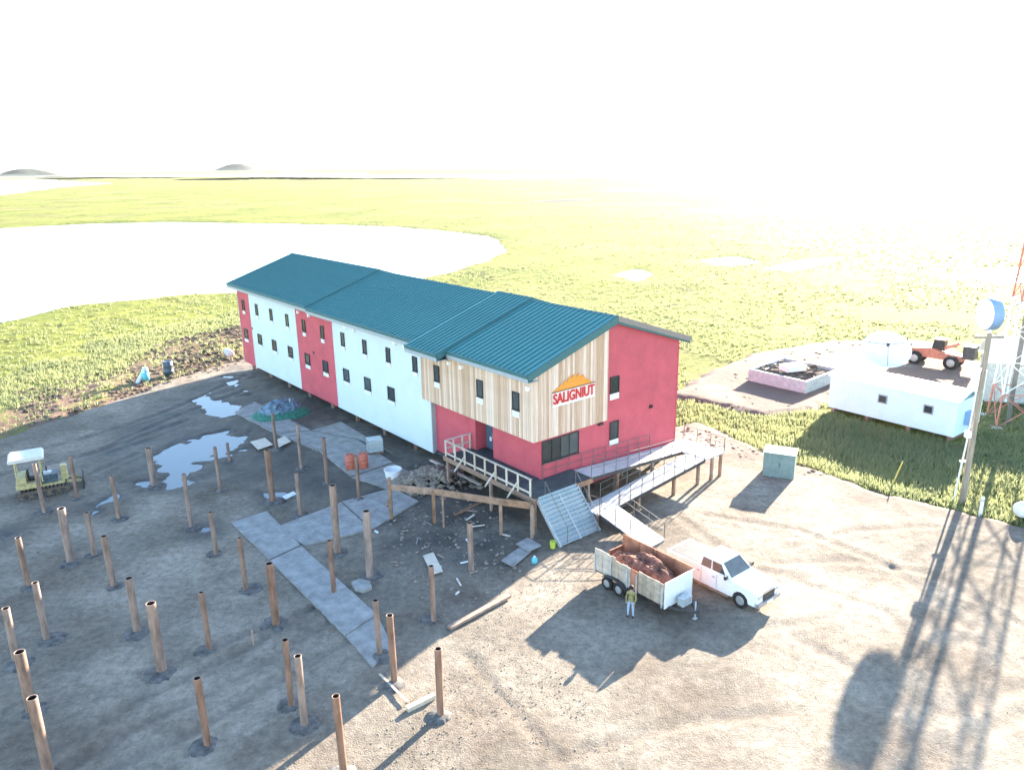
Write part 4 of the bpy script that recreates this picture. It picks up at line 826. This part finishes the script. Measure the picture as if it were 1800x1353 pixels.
# pickup (x forward); origin at the middle of the ground footprint
fwheel = Vector((11.27,33.87,0)); hd = Vector((math.cos(th_), math.sin(th_), 0)); sd_ = Vector((-math.sin(th_), math.cos(th_), 0))
pk_o = fwheel - hd*1.85 + sd_*.95
pt = thing('pickup_truck', 'white crew cab pickup parked on the far side of the trailer', 'pickup truck', pk_o, th_)
PW = .96
def arch(cx, r, n=7): return [(cx+r*math.cos(a), .42+r*math.sin(a)) for a in np.linspace(0, math.pi, n)]
low = [(-2.85,.62),(-2.85,1.36),(-.75,1.36),(-.75,1.31),(1.05,1.31),(1.35,1.30),(2.58,1.21),(2.78,1.10),(2.84,.60)] 
bot = [(2.3,.42)] + arch(1.85,.47)[0:] + [(1.2,.40),(-1.2,.40)] + arch(-1.75,.47) + [(-2.4,.46)]
body = MB(); prof = low + [(2.7,.45)] + bot + [(-2.75,.5)]
def tri_prism(mb_, prof, w0, m):
    bm = bmesh.new(); vs = [bm.verts.new((x, -w0, z)) for x, z in prof]; f = bm.faces.new(vs)
    r = bmesh.ops.extrude_face_region(bm, geom=[f]); ev_ = [v for v in r['geom'] if isinstance(v, bmesh.types.BMVert)]
    bmesh.ops.translate(bm, verts=ev_, vec=(0, 2*w0, 0)); bmesh.ops.triangulate(bm, faces=[f for f in bm.faces if len(f.verts) > 4])
    bm.verts.index_update(); mb_.add([v.co.copy() for v in bm.verts], [tuple(v.index for v in f.verts) for f in bm.faces], m); bm.free()
tri_prism(body, prof, PW, M['truck_white']); bo = body.build('body', pt)
bv = bo.modifiers.new('bevel', 'BEVEL'); bv.width = .05; bv.segments = 2; bv.limit_method = 'ANGLE'; bv.angle_limit = R(40)
def frustum(pts_low, pts_up, m, name, par):
    n = len(pts_low); return MB().add(pts_low + pts_up, [tuple(range(n-1,-1,-1)), tuple(range(n,2*n))] + [(i,(i+1) % n,n+(i+1) % n,n+i) for i in range(n)], m).build(name, par)
cab = frustum([(-.78,-PW+.04,1.28),(1.25,-PW+.04,1.28),(1.25,PW-.04,1.28),(-.78,PW-.04,1.28)], [(-.66,-PW+.20,1.93),(.50,-PW+.20,1.95),(.50,PW-.20,1.95),(-.66,PW-.20,1.93)], M['truck_white'], 'cab', pt)
cv = cab.modifiers.new('bevel', 'BEVEL'); cv.width = .07; cv.segments = 3
def quad(name, q, m, par, off=.012):
    q = [Vector(v) for v in q]; nn = (q[1]-q[0]).cross(q[2]-q[0]).normalized(); return MB().add([v+nn*off for v in q] + [v-nn*.02 for v in q], [(0,1,2,3),(7,6,5,4),(0,4,5,1),(1,5,6,2),(2,6,7,3),(3,7,4,0)], m).build(name, par)
def cabp(u, s, z):  # u along 0 rear..1 front at height z on side s
    f = (z-1.28)/.66; return ((-.78+.12*f)*(1-u)+(1.25-.75*f)*u, s*(PW-.04-.16*f), z)
for s in (-1,1):
    for u0, u1, u0t, u1t in ((.06,.40,.08,.47), (.44,.86,.51,.93)):
        q = [cabp(u0,s,1.37), cabp(u1,s,1.37), cabp(u1t,s,1.82), cabp(u0t,s,1.82)]
        quad('side_window', q if s < 0 else q[::-1], M['glass'], pt)
    for x in (.42,-.55): 
        d_ = MB().span((x-.02,s*PW-.006,.50), (x+.0,s*PW+.006,1.26), M['chrome']).build('door_seam', pt)
    for x in (.25,-.7): MB().span((x-.12,s*(PW+.02)-.012,1.03), (x+.05,s*(PW+.02)+.012,1.08), M['chrome']).build('door_handle', pt)
    MB().span((1.0,s*1.12-.1,1.32), (1.12,s*1.12+.1,1.52), M['frame']).build('mirror', pt); MB().span((-.95,s*1.0-.09,.34), (1.2,s*1.0+.09,.40), M['lumber']).build('running_board', pt)
    wheel(pt, (1.85,s*.84,.42), .42, .27, .26, s); wheel(pt, (-1.75,s*.84,.42), .42, .27, .26, s)
    MB().span((2.68,s*.68-.2,.86), (2.83,s*.68+.2,1.06), M['galv']).build('headlight', pt); MB().span((-2.88,s*.86-.06,.85), (-2.85,s*.86+.06,1.2), M['sign_red']).build('tail_light', pt)
ws = [(1.185,-.80,1.335),(1.185,.80,1.335),(.575,.68,1.88),(.575,-.68,1.88)]; quad('windscreen', ws, M['glass'], pt, .02); quad('rear_window', [(-.765,.75,1.42),(-.765,-.75,1.42),(-.69,-.64,1.82),(-.69,.64,1.82)], M['glass'], pt, .015)
MB().span((-2.72,-PW+.1,1.00), (-.86,PW-.1,1.372), M['dark_steel']).build('bed', pt)
MB().span((2.70,-PW,.44), (2.92,PW,.66), M['chrome']).build('front_bumper', pt); MB().span((2.76,-.48,.68), (2.86,.48,1.06), M['frame']).build('grille', pt); MB().span((-3.0,-PW,.46), (-2.86,PW,.62), M['chrome']).build('rear_bumper', pt)
MB().span((2.93,-.26,.48), (2.945,.26,.62), M['vent']).build('number_plate', pt)

# person beside the trailer
pp = at(1109,1084); person = thing('person', 'person in an olive yellow jacket and light blue trousers by the trailer', 'person', (pp.x,pp.y,0), R(150))
def skinned(name, verts, edges, radii, m, root=0, sub=2):
    me = bpy.data.meshes.new(name); me.from_pydata(verts, edges, []); o = bpy.data.objects.new(name, me); COL.objects.link(o)
    sk = o.modifiers.new('skin', 'SKIN'); 
    for i, r in enumerate(radii): me.skin_vertices[0].data[i].radius = (r if isinstance(r, tuple) else (r, r)); me.skin_vertices[0].data[i].use_root = (i == root)
    sb = o.modifiers.new('sub', 'SUBSURF'); sb.levels = sub; sb.render_levels = sub; bpy.context.view_layer.update()
    me2 = bpy.data.meshes.new_from_object(o.evaluated_get(bpy.context.evaluated_depsgraph_get())); bpy.data.objects.remove(o, do_unlink=True)
    if not me2.materials: me2.materials.append(m)
    else: me2.materials[0] = m
    for p_ in me2.polygons: p_.use_smooth = True
    return me2
bv_ = [(0,0,.92),(0,0,1.08),(0,0,1.25),(0,0,1.38),(0,.01,1.45),(0,.015,1.52),(0,.02,1.60),(0,.01,1.66),
       (-.10,0,.88),(-.11,.02,.50),(-.12,-.01,.09),(-.13,.13,.04),(.10,0,.88),(.12,.06,.50),(.14,.02,.09),(.15,.16,.04),
       (-.19,0,1.36),(-.24,-.02,1.10),(-.22,.10,.90),(-.21,.14,.82),(.19,0,1.36),(.25,-.02,1.11),(.21,.14,.96),(.17,.20,.90)]
be_ = [(0,1),(1,2),(2,3),(3,4),(4,5),(5,6),(6,7),(0,8),(8,9),(9,10),(10,11),(0,12),(12,13),(13,14),(14,15),(3,16),(16,17),(17,18),(18,19),(3,20),(20,21),(21,22),(22,23)]
br_ = [(.16,.12),(.15,.11),(.17,.12),(.15,.10),.055,.07,.095,.075,.095,.065,.045,.04,.095,.065,.045,.04,.065,.05,.038,.035,.065,.05,.038,.035]
bme = skinned('body', bv_, be_, br_, M['skin']); bme.materials.append(M['jacket']); bme.materials.append(M['jeans']); bme.materials.append(M['rubber'])
for f in bme.polygons:
    c = f.center; f.material_index = 3 if c.z < .11 else 2 if (c.z < .90 and abs(c.x) < .185) else 1 if (c.z < 1.445 and not (c.z < .90)) else 0
link(bme, 'body', person)
MB().lathe([(.115,1.60),(.11,1.68),(.07,1.735),(.01,1.75)], (0,.015,0), M['hair'], 14).build('hair', person)
MB().lathe([(.118,1.655),(.115,1.70),(.07,1.755),(.01,1.77)], (0,.01,0), M['hair'], 14).span((-.07,.08,1.655), (.07,.20,1.675), M['hair']).build('cap', person)
for s in (-1,1):
    for k in range(4): MB().tube((s*.20+(.0 if s < 0 else -.03)+(k-1.5)*.018,.15 if s < 0 else .21,.82 if s < 0 else .90), (s*.20+(.0 if s < 0 else -.03)+(k-1.5)*.02,.17 if s < 0 else .25,.75 if s < 0 else .86), .011, M['skin'], 6, .008).build('finger', person)
for s in (-1,1): MB().lathe([(.014,0),(.012,.012),(.001,.016)], (s*.035,.105,1.615), M['hair'], 8, Euler((R(-90),0,0)).to_matrix()).build('eye', person)
MB().lathe([(.022,-.01),(.018,.02),(.002,.035)], (0,.10,1.59), M['skin'], 8, Euler((R(-90),0,0)).to_matrix()).build('nose', person)

# ------------------------------------------------------------------ right side: cabinet, white cabin, planter, dish, loader, pole, tower
a, b = at(1340,835), at(1395,843); o = thing('transformer_cabinet', 'grey green transformer cabinet with a bright lid on the yard edge', 'cabinet', a, math.atan2(b.y-a.y, b.x-a.x))
w = (b-a).length; MB().span((0,0,-.1), (w,1.5,1.72), M['cabinet']).build('case', o); MB().span((-.06,-.06,1.722), (w+.06,1.56,1.80), M['cabinet']).build('lid', o)
MB().span((.08,-.025,.2), (w/2-.02,-.002,1.6), M['cabinet']).build('door', o); dd = MB().span((w/2+.02,-.025,.2), (w-.08,-.002,1.6), M['cabinet']).build('door', o); MB().span((w/2+.06,-.05,.8), (w/2+.1,-.027,1.1), M['frame']).build('handle', dd); MB().span((-.15,-.15,-.3), (w+.15,1.65,-.02), M['concrete']).build('base_slab', o)
a, b = Vector((28.35,65.5,-.1)), Vector((34.95,57.1,-.1)); wl_ = (b-a).length
wb = thing('white_cabin', 'long low white utility cabin with two small windows above the ditch grass', 'cabin', a, math.atan2(b.y-a.y, b.x-a.x))
M['cabin'] = mat('white_cabin_steel', (0.66, 0.84, 0.87), 0.5, var=0.03, scale=.8)
CD, CH = 4.2, 3.15; m_ = MB().span((0,0,.3), (wl_,CD,CH), M['cabin'])
for k in range(int(wl_/.35)): m_.span((k*.35+.1,-.02,.32), (k*.35+.16,0.0,CH-.03), M['cabin'])
m_.build('wall', wb); rf = MB().prism([(-.18,CH+.004),(CD/2,CH+.55),(CD+.18,CH+.004),(CD+.18,CH+.10),(CD/2,CH+.66),(-.18,CH+.10)], -.15, wl_+.15, M['cabin'], axis='x')
rf.v = [(x, y, z) for x, y, z in rf.v]; rf.build('roof', wb)
for x in (wl_*.45, wl_*.80):
    o2 = MB().span((x-.4,-.06,1.75), (x+.4,-.022,2.5), M['fascia']).build('window', wb); MB().span((x-.3,-.075,1.85), (x+.3,-.062,2.4), M['glass']).build('pane', o2)
for x in (.4, wl_*.33, wl_*.66, wl_-.4): MB().span((x-.15,.2,-.8), (x+.15,CD-.2,.29), M['lumber']).build('skid', wb)
MB().span((wl_+.0,1.6,1.0), (wl_+.4,2.4,2.1), M['drum_blue']).build('wall_unit', wb); MB().span((wl_+.004,2.7,.35), (wl_+.05,3.6,2.5), M['vent']).build('door', wb)
A, B2, C2 = Vector((24.24,75.09,-.1)), Vector((28.08,70.28,-.1)), Vector((33.0,74.6,-.1)); D2 = A + C2 - B2
pn = thing('concrete_planter', 'low pale concrete enclosure filled with brown soil', 'enclosure', A); cen = (A+C2)/2
for p, q in ((A,B2), (B2,C2), (C2,D2), (D2,A)):
    d = (q-p).normalized(); MB().beam(p-A+d*.13+Vector((0,0,.55)), q-A+d*.125+Vector((0,0,.55)), .25, 1.5, M['concrete']).build('wall', pn)
so = [(x-cen)*.93+cen-A for x in (A,B2,C2,D2)]; X_, Y_ = np.meshgrid(np.linspace(0,1,14), np.linspace(0,1,14)); sv = []
for j in range(14):
    for i in range(14):
        u, v = i/13, j/13; q = so[0]*(1-u)*(1-v)+so[1]*u*(1-v)+so[2]*u*v+so[3]*(1-u)*v; sv.append((q.x,q.y,.8+.5*random.random()))
MB().add(sv, [(j*14+i,j*14+i+1,(j+1)*14+i+1,(j+1)*14+i) for j in range(13) for i in range(13)], M['soil']).build('soil_fill', pn)
cc = cen; o = thing('white_crate', 'white flat crate lying on the soil of the concrete enclosure', 'crate', (cc.x-.3,cc.y-.3,1.15), .3)
MB().span((-1.1,-.7,0), (1.1,.7,.12), M['paint_white']).span((-1.1,-.7,.12), (-1.0,.7,.5), M['paint_white']).span((1.0,-.7,.12), (1.1,.7,.5), M['paint_white']).span((-1.0,-.7,.12), (1.0,-.62,.5), M['paint_white']).span((-1.0,.62,.12), (1.0,.7,.5), M['paint_white']).build('crate_body', o); MB().span((-1.15,-.75,.505), (1.15,.75,.56), M['paint_white']).build('lid', o)
tag(MB().box((0,0,0), (2.6,.6,.06), M['ply'], Euler((0,-.1,-.5)).to_matrix()).build('plank', None, (cc.x+2.2,cc.y+1.2,1.5)), 'pale plank lying across the far rim of the enclosure', 'plank')
a, b = at(1345,650,.9), at(1382,630,.9); tag(MB().tube(a-(a+b)/2, b-(a+b)/2, .09, M['paint_white'], 10).build('long_pipe', None, (a+b)/2), 'long white pipe lying along the back edge of the enclosure', 'pipe')
# satellite dish behind the cabin
dc = at(1550,668,-.1); ds = thing('satellite_dish', 'big white satellite dish rising behind the white cabin', 'dish', dc, R(-105))
q = Euler((0, R(40), 0)).to_matrix(); prof = [(.01,0)] + [(r, r*r*.16) for r in np.linspace(.25,2.25,10)] + [(2.3,.83),(2.25,.75)] + [(r, r*r*.16-.07) for r in np.linspace(2.15,.25,9)] + [(.01,-.07)]
MB().lathe(prof, (0,0,2.75), M['paint_white'], 40, q).build('reflector', ds); MB().tube((0,0,-.6), (0,0,2.5), .18, M['paint_white'], 12).build('mast', ds)
fpnt = q @ Vector((0,0,1.55)) + Vector((0,0,2.75)); MB().lathe([(.14,-.2),(.16,.1),(.05,.2)], fpnt, M['dark_steel'], 10, q).build('feed_horn', ds)
for k in range(3):
    r_ = q @ Vector((1.95*math.cos(k*2.094),1.95*math.sin(k*2.094),.62)) + Vector((0,0,2.75)); MB().tube(r_, fpnt, .03, M['rail'], 6).build('strut', ds)
# loader
a, b = at(1606,640,-.1), at(1670,650,-.1); lo = thing('wheel_loader', 'red orange wheeled loader parked behind the white cabin', 'loader', (a+b)/2, math.atan2(b.y-a.y, b.x-a.x)); ax = (b-a).length/2
for x in (-ax,ax):
    for y, s in ((0,-1),(2.0,1)): wheel(lo, (x,y,.75), .75, .5, .42, s)
MB().prism([(-ax-.9,.9),(ax+.9,.9),(ax+1.0,1.5),(ax*.3,1.7),(-ax*.2,2.0),(-ax-.8,1.7)], .35, 1.65, M['orange']).build('chassis', lo)
MB().prism([(-.4,1.95),(.9,1.8),(.8,2.9),(-.2,2.9)], .5, 1.5, M['frame']).build('cab_frame', lo); MB().prism([(-.32,2.905),(.9,2.905),(.9,3.0),(-.32,3.0)], .42, 1.58, M['orange']).build('cab_roof', lo)
MB().beam((-ax*.4,.6,1.5), (ax*1.1,.6,2.6), .2, .3, M['orange']).beam((-ax*.4,1.4,1.5), (ax*1.1,1.4,2.6), .2, .3, M['orange']).build('boom', lo)
MB().span((ax+.9,.2,1.3), (ax+2.0,1.8,2.7), M['dark_steel']).build('bucket', lo); MB().span((-ax-1.9,.3,1.0), (-ax-.92,1.7,2.0), M['engine']).build('engine_cover', lo); MB().tube((-ax-1.2,.8,2.0), (-ax-1.2,.8,2.8), .07, M['dark_steel']).build('exhaust', lo)
# utility pole
a = at(1693,876); ph = height_at(a,1734,585); up_ = thing('utility_pole', 'tall grey wooden utility pole with a white conduit at the yard edge', 'utility pole', a)
MB().tube((0,0,-.6), (0,0,ph), .21, M['pole'], 14, .14).build('pole', up_)
c = at(1672,872)-a; MB().tube((c.x*.75,c.y*.75,-.3), (-.32,.0,4.4), .06, M['paint_white'], 8).tube((-.32,0,4.4), (-.26,0,7.6), .05, M['paint_white'], 8).build('conduit', up_)
MB().span((-.55,-.2,4.3), (-.22,.1,4.7), M['vent']).build('junction_box', up_); MB().span((-.62,-.12,2.6), (-.26,.02,2.72), M['vent']).build('strap', up_); MB().span((-.9,-.06,ph-.35), (.9,.06,ph-.2), M['pole']).build('crossarm', up_)
for x in (-.8,.0,.8): MB().lathe([(.05,0),(.09,.06),(.05,.12),(.07,.17),(.01,.2)], (x,0,ph-.2 if x else ph), M['vent'], 10).build('insulator', up_)
a = at(1724,900); o = thing('bollard', 'short white bollard right of the utility pole foot', 'bollard', a); MB().lathe([(.11,-.3),(.11,1.0),(.07,1.07),(.01,1.09)], m=M['paint_white'], n=14).build('post', o); MB().lathe([(.113,.78),(.116,.8),(.116,.9),(.113,.92)], m=M['galv'], n=14).build('band', o)
a = at(1570,846); o = thing('guy_marker', 'thin leaning yellow marker rod in the ditch grass', 'marker', a); MB().tube((0,0,-.2), (.75,.5,1.25), .045, mat('bright_yellow', (.75,.55,.12), .5), 8).build('sleeve', o); MB().tube((.75,.5,1.25), (.80,.53,1.35), .02, M['galv'], 6).build('rod', o)
a = at(1800,912); o = thing('white_tank', 'low white fuel tank cut by the right picture edge', 'tank', (a.x+.9,a.y+.6,.55), .4)
MB().lathe([(.01,-1.4),(.35,-1.38),(.5,-1.2),(.5,1.2),(.35,1.38),(.01,1.4)], m=M['paint_white'], n=18, rot=Euler((0,R(90),0)).to_matrix()).build('shell', o)
for x in (-.8,.8): MB().span((x-.1,-.35,-.7), (x+.1,.35,-.42), M['dark_steel']).build('saddle', o)
# lattice tower with microwave drum
tb = Vector((42.8,61.6,-.3)); tw = thing('lattice_tower', 'red and white lattice radio tower with a white microwave drum', 'tower', tb, R(-20))
TH, W0, W1 = 32.0, 3.5, 1.3
def leg(k, z): 
    w_ = (W0 + (W1-W0)*z/TH)/2; return Vector((w_*(1 if k in (1,2) else -1), w_*(1 if k > 1 else -1), z))
zs_ = [0, 2.9, 5.6, 8.2, 10.6, 12.9, 15.1, 17.2, 19.2, 21.1, 22.9, 24.6, 26.2, 27.7, 29.2, 30.6, 32.0]
for i, (z0, z1) in enumerate(zip(zs_[:-1], zs_[1:])):
    m = M['tower_red'] if z0 < 2.8 or z0 > 10.5 and z0 < 20 else M['paint_white']
    s_ = MB()
    for k in range(4):
        s_.tube(leg(k,z0), leg(k,z1), .085, m, 6); s_.tube(leg(k,z0), leg((k+1) % 4,z1), .042, m, 5); s_.tube(leg((k+1) % 4,z0), leg(k,z1), .042, m, 5); s_.tube(leg(k,z1), leg((k+1) % 4,z1), .042, m, 5)
    s_.build('tower_section', tw)
MB().span((-.9,-.9,0), (-.6,-.6,TH-1), M['rail']).build('cable_ladder', tw)
for k in range(4): p = leg(k,0); MB().span((p.x-.4,p.y-.4,-1), (p.x+.4,p.y+.4,.1), M['concrete']).build('footing', tw)
y_ = 47.5*1.18; v = _ray(1745,552); k_ = y_/v.y; dp = Vector((0,0,CAM_H)) + v*k_; dl = tw.matrix_basis.inverted() @ dp
yv = Euler((0, R(90), R(200)), 'XYZ').to_matrix()
md = MB().lathe([(1.15,.55),(1.2,.5),(1.2,-.15),(1.15,-.2),(.5,-.55),(.01,-.6)], dl, M['drum_blue'], 28, yv).build('microwave_drum', tw); MB().lathe([(1.14,.56),(.9,.64),(.01,.68)], dl, M['paint_white'], 28, yv).build('radome', md)
tgt = leg(0, dl.z); MB().tube(dl, tgt, .09, M['galv'], 8).tube(dl+Vector((0,0,-.4)), leg(0, dl.z-1.2), .05, M['galv'], 6).build('drum_bracket', tw)
cv_ = MB(); e_ = tw.matrix_basis.inverted() @ (Vector((0,0,CAM_H)) + _ray(1733,490)*(y_/_ray(1733,490).y)); l_ = leg(0, e_.z-1.0); mid = (e_+l_)/2 + Vector((0,0,.35))
for p, q_ in ((e_, mid), (mid, l_)): cv_.tube(p, q_, .05, M['rail'], 6)
cv_.build('antenna_arm', tw)
sb = thing('equipment_shelter', 'white roofed grey shelter beside the lattice tower', 'shelter', at(1792,704,-.2), R(-20))
m_ = MB().span((-3.2,-1.8,.2), (3.2,1.8,3.9), M['galv'])
for k in range(18): m_.span((-3.1+k*.35,-1.83,.22), (-3.02+k*.35,-1.80,3.88), M['galv'])
m_.build('wall', sb); MB().prism([(-2.2,3.904),(0,5.9),(2.2,3.904),(2.2,4.02),(0,6.05),(-2.2,4.02)], -3.5, 3.5, M['paint_white'], axis='x').build('roof', sb); MB().span((-1.6,-1.90,.3), (-1.45,-1.84,4.0), M['paint_white']).build('downpipe', sb); MB().span((-3.0,-1.6,-.6), (3.0,1.6,.195), M['lumber']).build('base', sb)
wv_ = thing('white_locker', 'tall white locker between the pole and the shelter', 'locker', Vector((39.6,62.4,-.3)), R(-20)); MB().span((-.45,-.4,0), (.45,.4,4.6), M['paint_white']).build('case', wv_); MB().span((-.38,-.43,.3), (.38,-.402,4.3), M['paint_white']).build('door', wv_)

# ------------------------------------------------------------------ grass
def grass(name, n, dmin, dmax, az0, az1, hmul, seed, poly=None, wid=1.0, per=5):
    g = np.random.default_rng(seed); d = 1/(1/max(dmin,1) + (1/max(dmax,1)-1/max(dmin,1))*g.random(n)); a_ = g.uniform(az0, az1, n)
    if poly is not None:
        P = poly; px = np.array([q.x for q in P]); py = np.array([q.y for q in P]); x = g.uniform(px.min(), px.max(), n); y = g.uniform(py.min(), py.max(), n)
        k = sdist(x, y, P) < 0; x, y = x[k], y[k]; d = np.hypot(x, y)
    else: x, y = d*np.sin(a_), d*np.cos(a_)
    h, mbk = tundra_height(x, y); sd = yard_sd(x, y)
    keep = (sd > 0.6 + 1.2*(fbm(x*.4, y*.4, 7)-.5)) & (h > -.60) & (g.random(len(x)) > mbk*.86) & (fbm(x*.11, y*.11, 91, 4) + .15*g.random(len(x)) > .42)
    bx = (x-BO.x)*math.cos(YAW)+(y-BO.y)*math.sin(YAW); by = -(x-BO.x)*math.sin(YAW)+(y-BO.y)*math.cos(YAW); keep &= ~((bx > -1) & (bx < BW+1) & (by > -1) & (by < BL+1))
    ca, cb = Vector((28.35,65.5)), Vector((34.95,57.1)); uu = (cb-ca).normalized(); cu = (x-ca.x)*uu.x+(y-ca.y)*uu.y; cvv = -(x-ca.x)*uu.y+(y-ca.y)*uu.x; keep &= ~((cu > -.3) & (cu < 11) & (cvv > -.2) & (cvv < 4.4))
    x, y, h, d = x[keep], y[keep], h[keep], d[keep]; N = len(x); sc = hmul*(.6+.8*fbm(x*.16, y*.16, 95))*(.7+.6*g.random(N)); bw = wid*(.035+.0011*d)
    tri = []
    for k in range(per):
        r_ = g.random(N)*.28*sc*2; ph = g.uniform(0, 6.283, N); lean = g.uniform(.1,.55,N)*sc; X = x+r_*np.cos(ph); Y = y+r_*np.sin(ph); th2 = g.uniform(0, 6.283, N); wx, wy = np.cos(th2)*bw/2, np.sin(th2)*bw/2
        tri.append(np.stack([np.stack([X-wx, Y-wy, h-.06], 1), np.stack([X+wx, Y+wy, h-.06], 1), np.stack([X+lean*np.cos(ph), Y+lean*np.sin(ph), h+sc*g.uniform(.7,1.1,N)], 1)], 1))
    return tri_mesh(name, np.concatenate(tri).reshape(-1, 3), M['grass'])
grass('grass', 90000, 32, 330, R(-42), R(46), .34, 1)
grass('grass', 13000, 0, 0, 0, 0, .42, 2, [at(*p) for p in ((1195,760),(1195,690),(1330,728),(1440,716),(1456,728),(1690,775),(1745,700),(1850,690),(1850,950),(1690,905),(1560,872),(1450,838),(1330,800))])
grass('grass', 12000, 0, 0, 0, 0, .34, 3, [at(*p) for p in ((-60,800),(-60,690),(120,610),(300,570),(430,540),(430,640),(290,682),(190,722),(60,762))])
